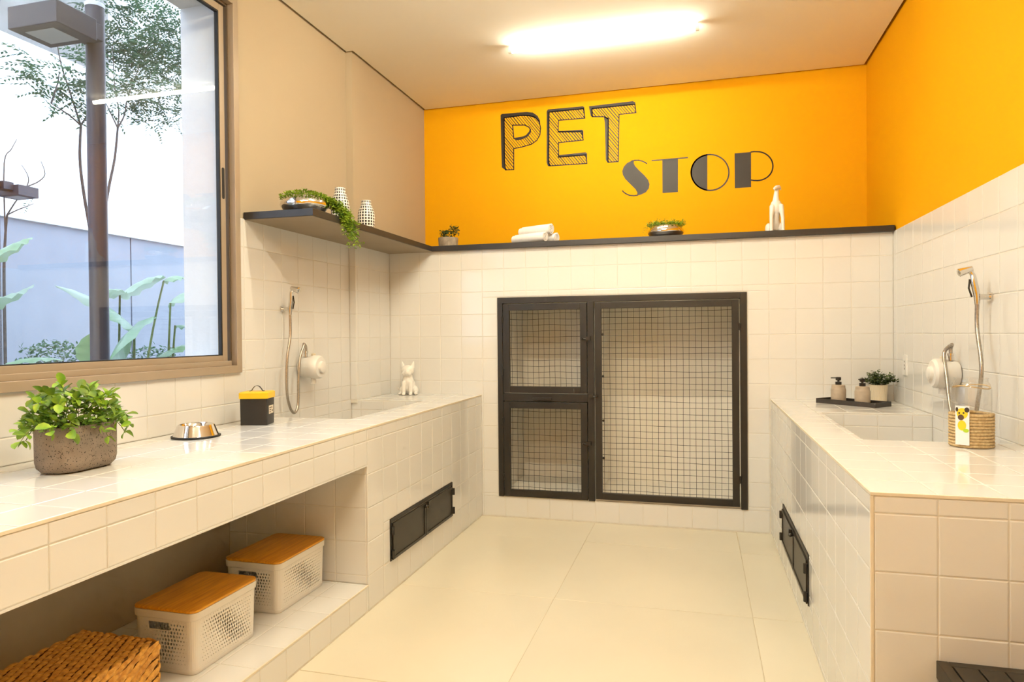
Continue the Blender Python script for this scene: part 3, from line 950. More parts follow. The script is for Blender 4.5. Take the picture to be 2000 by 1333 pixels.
# ------------------------------------------------------------------ plants helpers
def leaf_mesh(name, l, w, m, cup=0.2, curl=0.15):
    xs = [(0.0, 0.06), (0.22, 0.62), (0.5, 1.0), (0.78, 0.82), (0.94, 0.40), (1.0, 0.05)]
    v, f = [], []
    for t_, k in xs:
        z = -curl * l * t_ * t_
        v += [(t_ * l, -k * w / 2, z + cup * w * k), (t_ * l, 0, z), (t_ * l, k * w / 2, z + cup * w * k)]
    for i in range(len(xs) - 1):
        for j in (0, 1):
            a = i * 3 + j
            f.append((a, a + 3, a + 4, a + 1))
    me = bpy.data.meshes.new(name)
    me.from_pydata(v, [], f)
    me.polygons.foreach_set('use_smooth', [True] * len(f))
    me.update()
    me.materials.append(M[m])
    return me


def frame_of(d, up=Vector((0, 0, 1)), roll=0.0):
    x = Vector(d).normalized()
    y = up.cross(x)
    if y.length < 1e-3:
        y = Vector((0, 1, 0))
    y.normalize()
    z = x.cross(y)
    m = Matrix((x, y, z)).transposed()
    return m @ Matrix.Rotation(roll, 3, 'X')


def leaflet(b, p, d, l, w, roll=0.0):
    m = frame_of(d, roll=roll)
    pts = [(0, 0, 0), (0.45 * l, -w / 2, 0.1 * w), (l, 0, -0.08 * l), (0.45 * l, w / 2, 0.1 * w)]
    b.add([Vector(p) + m @ Vector(q) for q in pts], [(0, 1, 2), (0, 2, 3)])


# big planter ---------------------------------------------------------
pl = thing('potted_plant', 'bushy bright green plant in a speckled oval concrete pot below the window', 'plant', (-1.900, -2.738, ZT), R(0))
pl.scale = (0.95, 0.93, 1.0)
POT = [(0.0, 0.052, 0.095, 0.052), (0.004, 0.066, 0.112, 0.064), (0.016, 0.079, 0.124, 0.076), (0.034, 0.083, 0.129, 0.080), (0.140, 0.084, 0.130, 0.081), (0.143, 0.081, 0.127, 0.079)]
pb = MB().rrect(POT[:-1] + [(0.143, 0.083, 0.129, 0.080), (0.144, 0.078, 0.124, 0.076), (0.128, 0.077, 0.123, 0.075)], 8)
pb.build('pot', 'concrete', pl, smooth=True)
MB().rrect([(0.122, 0.076, 0.122, 0.074), (0.130, 0.074, 0.120, 0.072)], 8).build('soil', 'soil', pl, smooth=True)
leafs = [leaf_mesh('leaf', 0.036, 0.026, 'leaf', 0.20, 0.25), leaf_mesh('leaf', 0.031, 0.024, 'leaf', 0.16, 0.1), leaf_mesh('leaf', 0.028, 0.018, 'leaf', 0.3, 0.35)]
for s_ in range(37):
    a = s_ * 2.39996 + rnd.uniform(-0.25, 0.25)
    e = math.sqrt((s_ + 0.5) / 37)
    base = Vector((0.050 * e * math.cos(a), 0.085 * e * math.sin(a), 0.125))
    rim_ = e > 0.8
    reach = Vector((0.085 * e * math.cos(a), 0.125 * e * math.sin(a), 0.128 - (0.150 if rim_ else 0.085) * e ** 2.2 + rnd.uniform(-0.03, 0.025)))
    tipp = base + reach
    mid = base + Vector((reach.x * 0.45, reach.y * 0.45, max(0.055, reach.z * 0.8) + 0.015))
    path = bez(base, mid, tipp, 8)
    MB().tube(path, 0.0013, 4).build('stem', 'stem', pl)
    for k in range(8):
        i = (3, 4, 5, 6, 7, 7, 8, 8)[k]
        p = path[i]
        tdir = (path[i] - path[i - 1]).normalized()
        sid = tdir.cross(Vector((0, 0, 1)))
        sid = (sid if sid.length > 0.05 else Vector((1, 0, 0))).normalized()
        ang = k * 2.4 + rnd.uniform(-0.5, 0.5)
        per = sid * math.cos(ang) + tdir.cross(sid) * math.sin(ang)
        d_ = (tdir * (0.45 if k < 7 else 1.2) + per * 0.85 + Vector((0, 0, 0.2))).normalized()
        o = bpy.data.objects.new('leaf', rnd.choice(leafs))
        COL.objects.link(o)
        o.parent = pl
        sc_ = rnd.uniform(0.8, 1.25)
        o.matrix_basis = Matrix.Translation(p) @ frame_of(d_, roll=rnd.uniform(-0.7, 0.7)).to_4x4() @ Matrix.Diagonal((sc_, sc_, sc_, 1))

b = MB()
for _ in range(560):
    a, q, h_ = rnd.uniform(0, 2 * PI), math.sqrt(rnd.random()), rnd.random()
    p = Vector((0.105 * q * math.cos(a), 0.165 * q * math.sin(a), 0.135 + (0.105 * (1 - 0.75 * q * q)) * h_))
    leaflet(b, p, (math.cos(a) + rnd.gauss(0, 0.7), math.sin(a) + rnd.gauss(0, 0.7), rnd.uniform(-0.1, 0.9)), rnd.uniform(0.018, 0.028), 0.016, rnd.uniform(-1, 1))
fo = b.build('inner_foliage', 'leaf_mid', pl)
fo['kind'] = 'stuff'

# dog bowl ------------------------------------------------------------
db = thing('dog_bowl', 'polished steel dog bowl with black rubber base', 'bowl', (-2.005, -2.085, ZT))
MB().lathe([(0.086, 0.0), (0.094, 0.002), (0.095, 0.007), (0.089, 0.009)], 40).build('rubber_base', 'gasket', db, smooth=True)
MB().lathe([(0.088, 0.008), (0.086, 0.011), (0.073, 0.047), (0.070, 0.052), (0.066, 0.053), (0.062, 0.050), (0.055, 0.022), (0.045, 0.016)], 48, cap0=False).build('bowl', 'steel', db, smooth=True)

# treat tin -----------------------------------------------------------
tb = thing('treat_tin', 'square black tin with yellow lid and strap handle', 'tin', (-2.010, -1.672, ZT), R(17))
MB().rrect([(0.0, 0.060, 0.052, 0.006), (0.002, 0.062, 0.054, 0.007), (0.128, 0.063, 0.055, 0.007)], 3).build('body', 'tin', tb, smooth=True)
MB().rrect([(0.124, 0.067, 0.059, 0.008), (0.150, 0.067, 0.059, 0.008), (0.154, 0.063, 0.055, 0.008), (0.1545, 0.02, 0.02, 0.008)], 4).build('lid', 'lidyellow', tb, smooth=True)
hpts = [(-0.034, 0, 0.1555), (-0.026, 0, 0.157), (-0.020, 0, 0.166), (-0.010, 0, 0.177), (0.0, 0, 0.180), (0.010, 0, 0.177), (0.020, 0, 0.166), (0.026, 0, 0.157), (0.034, 0, 0.1555)]
hp_ = spline(hpts, 3)
b = MB()
b.loft([[(p.x, -0.007, p.z), (p.x, 0.007, p.z), (p.x, 0.007, p.z + 0.0016), (p.x, -0.007, p.z + 0.0016)] for p in hp_])
b.build('handle', 'darkpump', tb)
b = MB().box(0.0632, 0.0638, -0.030, 0.034, 0.050, 0.088)
b.build('sticker', 'trim', tb)
b = MB()
for k, (yy, zz, w, h) in enumerate(((-0.022, 0.078, 0.020, 0.005), (-0.022, 0.068, 0.020, 0.004), (-0.022, 0.058, 0.016, 0.005), (0.006, 0.078, 0.010, 0.008), (0.012, 0.062, 0.012, 0.008))):
    b.box(0.0638, 0.0641, yy, yy + w, zz - h / 2, zz + h / 2)
b.build('sticker_print', 'pugbrown', tb)


# figurines ------------------------------------------------------------
def statue(name, label, loc, rz, parts, voxel, scale=1.0):
    b = MB()
    for p in parts:
        if p[0] == 'e':
            b.ell(Vector(p[1]) * scale, [q * scale for q in p[2]], 16, 10)
        else:
            b.tube([Vector(q) * scale for q in p[1]], [q * scale for q in p[2]], 12)
            for q, rr in ((p[1][0], p[2][0]), (p[1][-1], p[2][-1])):
                b.ell(Vector(q) * scale, (rr * scale,) * 3, 10, 6)
    o = b.build(name, 'ceramic', None, loc=loc, rot=(0, 0, rz))
    rm = o.modifiers.new('remesh', 'REMESH')
    rm.mode = 'VOXEL'
    rm.voxel_size = voxel
    rm.use_smooth_shade = True
    sm = o.modifiers.new('smooth', 'SMOOTH')
    sm.iterations = 4
    sm.factor = 0.5
    return tag(o, label, 'figurine', 'white dog figurines')


statue('dog_figurine', 'small white bulldog figurine with pointed ears beside the basin corner', (-1.940, -0.100, ZT), R(12), [
    ('e', (0, 0.020, 0.062), (0.046, 0.052, 0.062)), ('e', (0, -0.006, 0.095), (0.040, 0.036, 0.045)),
    ('t', [(-0.022, -0.030, 0.085), (-0.024, -0.038, 0.012)], [0.018, 0.013]), ('t', [(0.022, -0.030, 0.085), (0.024, -0.038, 0.012)], [0.018, 0.013]),
    ('e', (-0.024, -0.046, 0.009), (0.014, 0.019, 0.010)), ('e', (0.024, -0.046, 0.009), (0.014, 0.019, 0.010)),
    ('e', (-0.044, 0.022, 0.030), (0.022, 0.040, 0.032)), ('e', (0.044, 0.022, 0.030), (0.022, 0.040, 0.032)),
    ('e', (-0.055, -0.012, 0.009), (0.015, 0.026, 0.010)), ('e', (0.055, -0.012, 0.009), (0.015, 0.026, 0.010)),
    ('t', [(0, 0.0, 0.115), (0, -0.012, 0.150)], [0.032, 0.030]), ('e', (0, -0.020, 0.170), (0.046, 0.040, 0.038)),
    ('e', (0, -0.052, 0.157), (0.026, 0.022, 0.018)), ('e', (-0.018, -0.050, 0.150), (0.015, 0.018, 0.016)), ('e', (0.018, -0.050, 0.150), (0.015, 0.018, 0.016)),
    ('e', (0, -0.070, 0.165), (0.009, 0.007, 0.006)),
    ('t', [(-0.031, -0.010, 0.190), (-0.040, -0.008, 0.228)], [0.016, 0.005]), ('t', [(0.031, -0.010, 0.190), (0.040, -0.008, 0.228)], [0.016, 0.005]),
    ('t', [(-0.030, 0.070, 0.020), (-0.068, 0.050, 0.030), (-0.078, 0.035, 0.042)], [0.010, 0.009, 0.006])], 0.0034)
statue('dog_figurine', 'tall slender white seated hound figurine on the shelf', (0.470, 0.120, 1.862), R(4), [
    ('t', [(-0.026, -0.030, 0.165), (-0.033, -0.036, 0.095), (-0.033, -0.040, 0.010)], [0.017, 0.0115, 0.0105]),
    ('t', [(0.026, -0.030, 0.165), (0.034, -0.036, 0.095), (0.036, -0.040, 0.010)], [0.017, 0.0115, 0.0105]),
    ('e', (-0.034, -0.050, 0.007), (0.012, 0.018, 0.009)), ('e', (0.037, -0.050, 0.007), (0.012, 0.018, 0.009)),
    ('e', (0, -0.012, 0.165), (0.036, 0.032, 0.050)), ('t', [(0, -0.014, 0.15), (0, 0.012, 0.09), (0, 0.035, 0.045)], [0.024, 0.026, 0.036]),
    ('e', (-0.040, 0.030, 0.036), (0.020, 0.040, 0.036)), ('e', (0.036, 0.030, 0.036), (0.018, 0.040, 0.036)),
    ('e', (-0.050, -0.004, 0.009), (0.013, 0.028, 0.009)), ('e', (0.046, 0.0, 0.009), (0.012, 0.026, 0.009)),
    ('t', [(-0.002, -0.016, 0.190), (-0.001, -0.018, 0.230), (0.003, -0.020, 0.272)], [0.023, 0.016, 0.013]),
    ('t', [(0.012, -0.016, 0.286), (-0.004, -0.036, 0.281), (-0.015, -0.050, 0.273)], [0.0155, 0.0135, 0.0095]),
    ('t', [(0.012, -0.006, 0.293), (0.022, -0.004, 0.300)], [0.009, 0.004]), ('t', [(0.024, -0.014, 0.288), (0.027, -0.014, 0.272)], [0.006, 0.004])], 0.0030)


# shelf objects ---------------------------------------------------------
def steel_bowl(label, loc, rad, hgt, group='steel bowls holding plants'):
    o = thing('planter_bowl', label, 'planter', loc, group=group)
    pr = [(rad * 0.62, 0), (rad * 0.78, 0.004), (rad * 0.97, hgt * 0.38), (rad, hgt * 0.52), (rad * 0.96, hgt * 0.72), (rad * 0.84, hgt * 0.96), (rad * 0.81, hgt), (rad * 0.78, hgt * 0.95), (rad * 0.76, hgt * 0.85)]
    MB().lathe(pr, 44).build('bowl', 'steel', o, smooth=True)
    MB().lathe([(rad * 0.2, hgt * 0.84), (rad * 0.79, hgt * 0.86)], 20).build('soil', 'soil', o)
    return o


SB = steel_bowl('round steel bowl with trailing green plant on the shelf end', (-1.915, -1.405, 1.862), 0.118, 0.080)
b = MB()
for i in range(900):
    a, q = rnd.uniform(0, 2 * PI), math.sqrt(rnd.random()) * 0.112
    p = Vector((q * math.cos(a), q * math.sin(a), 0.072 + rnd.uniform(0, 0.052) * (1 - q / 0.18)))
    leaflet(b, p, (math.cos(a) + rnd.gauss(0, 0.5), math.sin(a) + rnd.gauss(0, 0.5), rnd.uniform(0.1, 1)), rnd.uniform(0.010, 0.019), 0.008, rnd.uniform(-1, 1))
for s_ in range(58):
    st = Vector((rnd.uniform(0.02, 0.09), rnd.uniform(0.0, 0.085), 0.080))
    ln = rnd.choice((0.10, 0.14, 0.18, 0.22, 0.24))
    k_ = rnd.uniform(0.55, 1.0)
    mid_ = Vector((0.130 + 0.030 * rnd.random(), 0.03 + 0.16 * k_, 0.070 + 0.03 * rnd.random()))
    end_ = Vector((0.142 + 0.022 * rnd.random(), 0.07 + 0.20 * k_ + rnd.uniform(-0.06, 0.045), 0.03 - ln * rnd.uniform(0.7, 1.0) * k_))
    path = bez(st, mid_, end_, 22)
    for k in range(len(path) - 1):
        for _ in range(3):
            leaflet(b, path[k] + Vector((rnd.gauss(0, 0.009), rnd.gauss(0, 0.011), rnd.gauss(0, 0.008))), (rnd.gauss(0, 1), rnd.gauss(0, 1), rnd.uniform(-0.8, 0.6)), rnd.uniform(0.011, 0.019), 0.008, rnd.uniform(-1, 1))
fo = b.build('foliage', 'leaf_small', SB)
fo['kind'] = 'stuff'
SB2 = steel_bowl('round steel bowl with short green sprouts on the shelf under the word STOP', (-0.205, 0.115, 1.862), 0.118, 0.078)
b = MB()
for i in range(520):
    a, q = rnd.uniform(0, 2 * PI), math.sqrt(rnd.random()) * 0.098
    p = Vector((q * math.cos(a), q * math.sin(a), 0.066))
    h_ = rnd.uniform(0.02, 0.050)
    tp = p + Vector((rnd.gauss(0, 0.012) + 0.03 * math.cos(a) * q / 0.1, rnd.gauss(0, 0.012), h_))
    b.tube([p, tp], 0.0005, 3, False)
    for _ in range(3):
        leaflet(b, p.lerp(tp, rnd.uniform(0.5, 1)), (rnd.gauss(0, 1), rnd.gauss(0, 1), rnd.uniform(0, 1)), 0.010, 0.006, rnd.uniform(-1, 1))
for s_ in range(7):
    path = bez((-0.08, -0.03, 0.07), (-0.115, -0.05, 0.09), (-0.125 - 0.02 * rnd.random(), -0.05 + rnd.uniform(-0.02, 0.02), 0.015 + rnd.uniform(0, 0.06)), 8)
    for p in path:
        leaflet(b, p, (rnd.gauss(0, 1), rnd.gauss(0, 1), rnd.gauss(0, 1)), 0.010, 0.006)
fo = b.build('foliage', 'leaf_small', SB2)
fo['kind'] = 'stuff'


def vase(label, loc, h, rad):
    o = thing('vase', label, 'vase', loc, group='black and white lattice vases on the shelf')
    pr = [(rad * 0.80, 0), (rad * 0.88, 0.002), (rad * 0.98, h * 0.25), (rad, h * 0.45), (rad * 0.92, h * 0.62), (rad * 0.72, h * 0.78), (rad * 0.58, h * 0.88), (rad * 0.56, h), (rad * 0.50, h), (rad * 0.50, h * 0.9)]
    MB().lathe(pr, 54).build('body', 'check', o, smooth=True)
    return o


vase('taller lattice vase half hidden by the trailing plant', (-1.915, -1.045, 1.862), 0.205, 0.052)
vase('squat lattice vase standing clear next to the trailing plant', (-1.860, -0.845, 1.862), 0.168, 0.050)

SP = thing('potted_plant', 'small dark green plant in a rough grey pot in the shelf corner', 'plant', (-1.716, 0.115, 1.862))
MB().lathe([(0.064, 0), (0.068, 0.003), (0.071, 0.070), (0.070, 0.073), (0.064, 0.073), (0.063, 0.060)], 24).build('pot', 'concrete2', SP, smooth=True)
b = MB()
for i in range(420):
    a, q = rnd.uniform(0, 2 * PI), math.sqrt(rnd.random()) * 0.066
    hh = rnd.uniform(0.0, 0.055) + 0.030 * (math.cos(a) > 0.5)
    p = Vector((q * math.cos(a) + 0.008, q * math.sin(a), 0.068 + hh))
    leaflet(b, p, (rnd.gauss(0, 1), rnd.gauss(0, 1), rnd.uniform(-0.3, 1)), rnd.uniform(0.012, 0.020), 0.010, rnd.uniform(-1, 1))
fo = b.build('foliage', 'leaf_dark', SP)
fo['kind'] = 'stuff'


def towel(label, loc, rz, rad, L):
    prof_o, prof_i = [], []
    n = 72
    for k in range(n + 1):
        a = 2 * PI * 3.2 * k / n
        r_ = 0.006 + (rad - 0.006) * k / n
        prof_o.append((r_ * math.cos(a), r_ * math.sin(a)))
        r2 = max(0.001, r_ - 0.0062)
        prof_i.append((r2 * math.cos(a), r2 * math.sin(a)))
    sec = prof_o + prof_i[::-1]
    rings = []
    for x, q in ((-L / 2, 0.96), (-L / 2 + 0.006, 1.0), (0, 1.02), (L / 2 - 0.006, 1.0), (L / 2, 0.96)):
        rings.append([(x, y * q, z * q + rad) for y, z in sec])
    b_ = MB()
    m_ = len(sec)
    b_.loft(rings, False, False)
    for base_, rev in ((0, False), (4 * m_, True)):
        for k in range(n):
            f_ = (base_ + k, base_ + k + 1, base_ + m_ - 2 - k, base_ + m_ - 1 - k)
            b_.f.append(f_ if not rev else f_[::-1])
    o = b_.build('rolled_towel', 'towel', None, smooth=True, loc=loc, rot=(0, 0, rz))
    return tag(o, label, 'towel', 'rolled white towels on the shelf')


towel('rolled white towel lying on top of the other two', (-1.075, 0.110, 1.862 + 0.056), R(-24), 0.038, 0.26)
towel('rolled white towel at the bottom front of the towel pile', (-1.110, 0.065, 1.862), R(-24), 0.037, 0.27)
towel('rolled white towel at the bottom back of the towel pile', (-1.050, 0.150, 1.862), R(-24), 0.037, 0.27)

# ------------------------------------------------------------------ right counter objects
TR = thing('tray', 'dark rectangular tray under the soap bottles', 'tray', (0.830, -0.257, ZT), R(-44))
b = MB().box(-0.178, 0.178, -0.073, 0.073, 0.0, 0.006)
b.box(-0.178, 0.178, -0.073, -0.067, 0.006, 0.026).box(-0.178, 0.178, 0.067, 0.073, 0.006, 0.026)
b.box(-0.178, -0.172, -0.067, 0.067, 0.006, 0.026).box(0.172, 0.178, -0.067, 0.067, 0.006, 0.026)
b.build('tray_body', 'tray', TR)


def bottle(label, loc, rz):
    o = thing('soap_bottle', label, 'soap bottle', loc, rz, group='taupe soap bottles on the tray')
    MB().lathe([(0.036, 0), (0.0395, 0.003), (0.040, 0.074), (0.038, 0.079), (0.036, 0.082), (0.035, 0.098), (0.032, 0.101), (0.018, 0.102)], 28).build('body', 'taupe', o, smooth=True)
    MB().lathe([(0.0165, 0.101), (0.0165, 0.119), (0.006, 0.120), (0.006, 0.127)], 18).build('collar', 'darkpump', o, smooth=True)
    p = MB().lathe([(0.014, 0.127), (0.0145, 0.130), (0.0145, 0.143), (0.012, 0.145)], 18)
    p.box(-0.040, 0.0, -0.005, 0.005, 0.138, 0.1435)
    p.build('pump', 'darkpump', o, smooth=True)
    return o


bottle('taupe soap bottle with black pump at the free end of the tray', (0.765, -0.216, ZT + 0.006), R(10))
bottle('taupe soap bottle with black pump in front of the ribbed plant pot', (0.868, -0.318, ZT + 0.006), R(55))
RP = thing('potted_plant', 'dark leafy plant in an ivory ribbed pot standing behind the soap tray', 'plant', (0.998, -0.100, ZT))
MB().lathe([(0.036, 0), (0.040, 0.003), (0.047, 0.098), (0.048, 0.102), (0.043, 0.102), (0.042, 0.090)], 48, rib=0.035).build('pot', 'ribbed', RP)
b = MB()
for s_ in range(60):
    a, e = rnd.uniform(0, 2 * PI), math.sqrt(rnd.random())
    p0 = Vector((0.03 * e * math.cos(a), 0.03 * e * math.sin(a), 0.095))
    p1 = p0 + Vector((0.065 * e * math.cos(a), 0.065 * e * math.sin(a), 0.088 - 0.055 * e * e + rnd.uniform(-0.02, 0.01)))
    path = bez(p0, p0.lerp(p1, 0.4) + Vector((0, 0, 0.025)), p1, 5)
    b.tube(path, 0.0007, 3, False)
    for k in range(1, 6):
        for _ in range(2):
            leaflet(b, path[k], (rnd.gauss(0, 1) + math.cos(a), rnd.gauss(0, 1) + math.sin(a), rnd.uniform(-0.2, 0.8)), rnd.uniform(0.014, 0.023), 0.010, rnd.uniform(-1, 1))
fo = b.build('foliage', 'leaf_dark', RP)
fo['kind'] = 'stuff'

JR = thing('rope_jar', 'clear glass jar with rope wrapped base and a pug picture tag', 'jar', (0.930, -1.690, ZT))
MB().lathe([(0.058, 0.0), (0.061, 0.003), (0.061, 0.205), (0.056, 0.222), (0.050, 0.230), (0.050, 0.240), (0.053, 0.243)], 40, cap1=False).build('glass_body', 'jar_glass', JR, smooth=True)
for k in range(11):
    MB().tube([(0.0645 * math.cos(a), 0.0645 * math.sin(a), 0.007 + k * 0.0108 + 0.0008 * math.sin(3 * a + k)) for a in [2 * PI * i / 40 for i in range(41)]], 0.0056, 8, False).build('rope_coil', 'rope', JR, smooth=True)
MB().tube([(0.056 * math.cos(a), 0.056 * math.sin(a), 0.212 + 0.005 * math.sin(a * 2)) for a in [2 * PI * i / 32 for i in range(33)]], 0.0022, 6, False).build('neck_cord', 'rope', JR, smooth=True)
TG = MB().box(-0.021, 0.021, -0.0012, 0.0, -0.068, 0.068).build('picture_tag', 'paper', JR, loc=(-0.046, -0.056, 0.080), rot=(0, 0, R(-33)))


def disc(name, c, rx, rz_, m, y, n=18, a0=0, a1=360):
    b_ = MB()
    pts = [(c[0] + rx * math.cos(R(a0 + (a1 - a0) * k / n)), y, c[1] + rz_ * math.sin(R(a0 + (a1 - a0) * k / n))) for k in range(n)]
    b_.add(pts, [tuple(range(n))])
    return b_.build(name, m, TG)


disc('pug_body', (-0.001, 0.000), 0.013, 0.018, 'pugyellow', -0.0014)
disc('pug_head', (0.0, 0.042), 0.017, 0.019, 'pugyellow', -0.0017)
disc('pug_ear', (0.014, 0.055), 0.0075, 0.009, 'pugdark', -0.0020)
disc('pug_ear', (-0.016, 0.055), 0.004, 0.008, 'pugdark', -0.0020)
disc('pug_muzzle', (-0.004, 0.028), 0.0095, 0.010, 'pugbrown', -0.0020)
disc('pug_eye', (-0.009, 0.043), 0.0030, 0.0032, 'pugdark', -0.0020)
disc('pug_eye', (0.004, 0.044), 0.0030, 0.0032, 'pugdark', -0.0020)
disc('green_badge', (0.011, -0.017), 0.009, 0.007, 'puggreen', -0.0020)

# ------------------------------------------------------------------ storage boxes
def perforated(b, o0, U, V, W, H, nu, nv, slot=None, diag=1):
    o0, U, V = Vector(o0), Vector(U), Vector(V)
    du, dv = W / nu, H / nv
    for j in range(nv):
        for i in range(nu):
            uc, vc = (i + 0.5) * du, (j + 0.5) * dv
            if slot and slot[0] < uc < slot[1] and slot[2] < vc < slot[3]:
                continue
            tt = uc / W + (vc / H - 0.5) * 0.5 * diag
            k = 0.12 + 0.26 * math.exp(-((tt - 0.55) / 0.26) ** 2) * (1 - 0.75 * abs(2 * vc / H - 1) ** 3)
            if i in (0, nu - 1) or j in (0, nv - 1):
                k *= 0.4
            rr = k * min(du, dv)
            off = (0.22 if j % 2 else -0.22) * du
            off = max(-du / 2 + rr * 1.05, min(du / 2 - rr * 1.05, off))
            if (i == 0 and j % 2 == 0) or (i == nu - 1 and j % 2):
                pass
            outer = [(-1, -1), (0, -1), (1, -1), (1, 0), (1, 1), (0, 1), (-1, 1), (-1, 0)]
            vo = [o0 + U * (uc + a * du / 2) + V * (vc + c * dv / 2) for a, c in outer]
            vi = [o0 + U * (uc + off + rr * math.cos(math.atan2(c, a))) + V * (vc + rr * 1.25 * math.sin(math.atan2(c, a))) for a, c in outer]
            b.add(vo + vi, [(q, (q + 1) % 8, 8 + (q + 1) % 8, 8 + q) for q in range(8)])


def storage_box(label, loc, LX, LY, H):
    o = thing('storage_box', label, 'storage box', loc, group='white perforated boxes with bamboo lids')
    hx, hy = LX / 2, LY / 2
    r = 0.022
    b = MB()
    zb, zt = 0.016, H - 0.036
    ix, iy = hx - 0.010, hy - 0.010
    lean = 0.006
    nz = round((zt - zb) / 0.0128)
    VX = lambda s_: (s_ * lean / (zt - zb), 0, 1)
    VY = lambda s_: (0, s_ * lean / (zt - zb), 1)
    sl = ((iy - r) * 0.62, (iy - r) * 2 * 0.0, 0, 0)
    slot = (ix - r - 0.058, ix - r + 0.026, (zt - zb) - 0.038, (zt - zb) - 0.012)
    slotb = slot
    perforated(b, (ix, -(iy - r), zb), (0, 1, 0), VX(1), 2 * (iy - r), zt - zb, round(2 * (iy - r) / 0.0122), nz, None, 1)
    perforated(b, (-ix, (iy - r), zb), (0, -1, 0), VX(-1), 2 * (iy - r), zt - zb, round(2 * (iy - r) / 0.0122), nz, None, 1)
    perforated(b, (-(ix - r), -iy, zb), (1, 0, 0), VY(-1), 2 * (ix - r), zt - zb, round(2 * (ix - r) / 0.0122), nz, slot, -1)
    perforated(b, ((ix - r), iy, zb), (-1, 0, 0), VY(1), 2 * (ix - r), zt - zb, round(2 * (ix - r) / 0.0122), nz, slotb, -1)
    for qx, qy, a0 in ((1, 1, 0), (-1, 1, 90), (-1, -1, 180), (1, -1, 270)):
        ring0, ring1 = [], []
        for k in range(7):
            a = R(a0 + 15 * k)
            ca, sa = math.cos(a), math.sin(a)
            ring0.append((qx * (ix - r) + r * ca, qy * (iy - r) + r * sa, zb))
            ring1.append((qx * (ix - r) + (r + lean) * ca, qy * (iy - r) + (r + lean) * sa, zt))
        n0 = len(b.v)
        b.v += ring0 + ring1
        for k in range(6):
            b.f.append((n0 + k, n0 + k + 1, n0 + 8 + k, n0 + 7 + k))
    body = b.build('perforated_body', 'boxwhite', o)
    so_ = body.modifiers.new('solid', 'SOLIDIFY')
    so_.thickness = 0.002
    MB().rrect([(0.0, ix - 0.003, iy - 0.003, r), (0.006, ix + 0.0005, iy + 0.0005, r), (0.017, ix + 0.001, iy + 0.001, r)]).build('bottom_tray', 'boxwhite', o, smooth=True)
    rim = MB()
    lv = [(zt - 0.001, ix + lean + 0.0005), (zt + 0.002, ix + lean + 0.004), (H - 0.010, ix + lean + 0.005)]
    rim.rrect([(z, q, q - ix + iy, r + 0.006) for z, q in lv])
    rim.build('rim', 'boxwhite', o, smooth=True)
    MB().rrect([(H - 0.010, hx - 0.002, hy - 0.002, 0.026), (H - 0.008, hx, hy, 0.028), (H - 0.002, hx, hy, 0.028), (H, hx - 0.003, hy - 0.003, 0.026)], 6).build('lid', 'bamboo', o, smooth=True)
    return o


storage_box('white perforated box with bamboo lid next to the wicker basket', (-1.733, -2.405, ZST), 0.255, 0.343, 0.220)
storage_box('white perforated box with bamboo lid at the far end of the ledge', (-1.763, -1.888, ZST), 0.262, 0.365, 0.215)


def weave(b, o0, U, V, W, H, pu, pv):
    o0, U, V = Vector(o0), Vector(U), Vector(V)
    N = U.cross(V)
    nv = max(2, round(H / pv))
    nu = max(2, round(W / pu))
    for j in range(nv):
        for i in range(nu + 1):
            u = (i + (0.5 if j % 2 else 0.0)) * W / nu + rnd.uniform(-0.006, 0.006)
            if u > W:
                continue
            v = (j + 0.5) * H / nv
            L, hv = pu * 0.98, pv * 1.55
            sl = 0.55 + rnd.uniform(-0.15, 0.15)
            wob = rnd.uniform(0.85, 1.15)
            rings = []
            for tt, k in ((-1, 0.18), (-0.6, 0.85), (0.0, 1.0), (0.6, 0.85), (1, 0.18)):
                uu = min(max(u + tt * L * 0.62, 0.0), W)
                c = o0 + U * uu + V * (v + tt * pv * sl) + N * (0.0005 + 0.0042 * (1 - tt * tt))
                rings.append([c + (V * math.cos(a) * hv * 0.5 * k * wob + N * math.sin(a) * 0.0040 * k) for a in (0, PI * 0.35, PI * 0.65, PI, PI * 1.5)])
            b.loft(rings, False, False)


WBX0, WBX1, WBY0, WBY1, WBH = -0.148, 0.148, -0.225, 0.165, 0.178
WB = thing('wicker_basket', 'golden woven seagrass basket with lid in the open storage', 'basket', (-1.772, -2.872, ZST + 0.003))
MB().box(WBX0 + 0.004, WBX1 - 0.004, WBY0 + 0.004, WBY1 - 0.004, 0.0, WBH - 0.026).build('core', 'wicker_core', WB)
b = MB()
hb_ = WBH - 0.030
weave(b, (WBX1 - 0.004, WBY0, 0.002), (0, 1, 0), (0, 0, 1), WBY1 - WBY0, hb_, 0.050, 0.0150)
weave(b, (WBX1, WBY1 - 0.004, 0.002), (-1, 0, 0), (0, 0, 1), WBX1 - WBX0, hb_, 0.050, 0.0150)
weave(b, (WBX0, WBY0 + 0.004, 0.002), (1, 0, 0), (0, 0, 1), WBX1 - WBX0, hb_, 0.050, 0.0150)
wv = b.build('woven_sides', 'wicker', WB, smooth=True)
wv['kind'] = 'stuff'
LD = MB().box(WBX0 + 0.002, WBX1 - 0.002, WBY0 + 0.002, WBY1 - 0.002, WBH - 0.024, WBH - 0.003).build('lid', 'wicker_core', WB)
b = MB()
weave(b, (WBX1 - 0.002, WBY0, WBH - 0.004), (0, 1, 0), (-1, 0, 0), WBY1 - WBY0, WBX1 - WBX0, 0.046, 0.0120)
weave(b, (WBX1 - 0.002, WBY0, WBH - 0.024), (0, 1, 0), (0, 0, 1), WBY1 - WBY0, 0.022, 0.050, 0.0110)
weave(b, (WBX1, WBY1 - 0.002, WBH - 0.024), (-1, 0, 0), (0, 0, 1), WBX1 - WBX0, 0.022, 0.050, 0.0110)
wv = b.build('woven_lid', 'wicker', LD, smooth=True)
wv['kind'] = 'stuff'

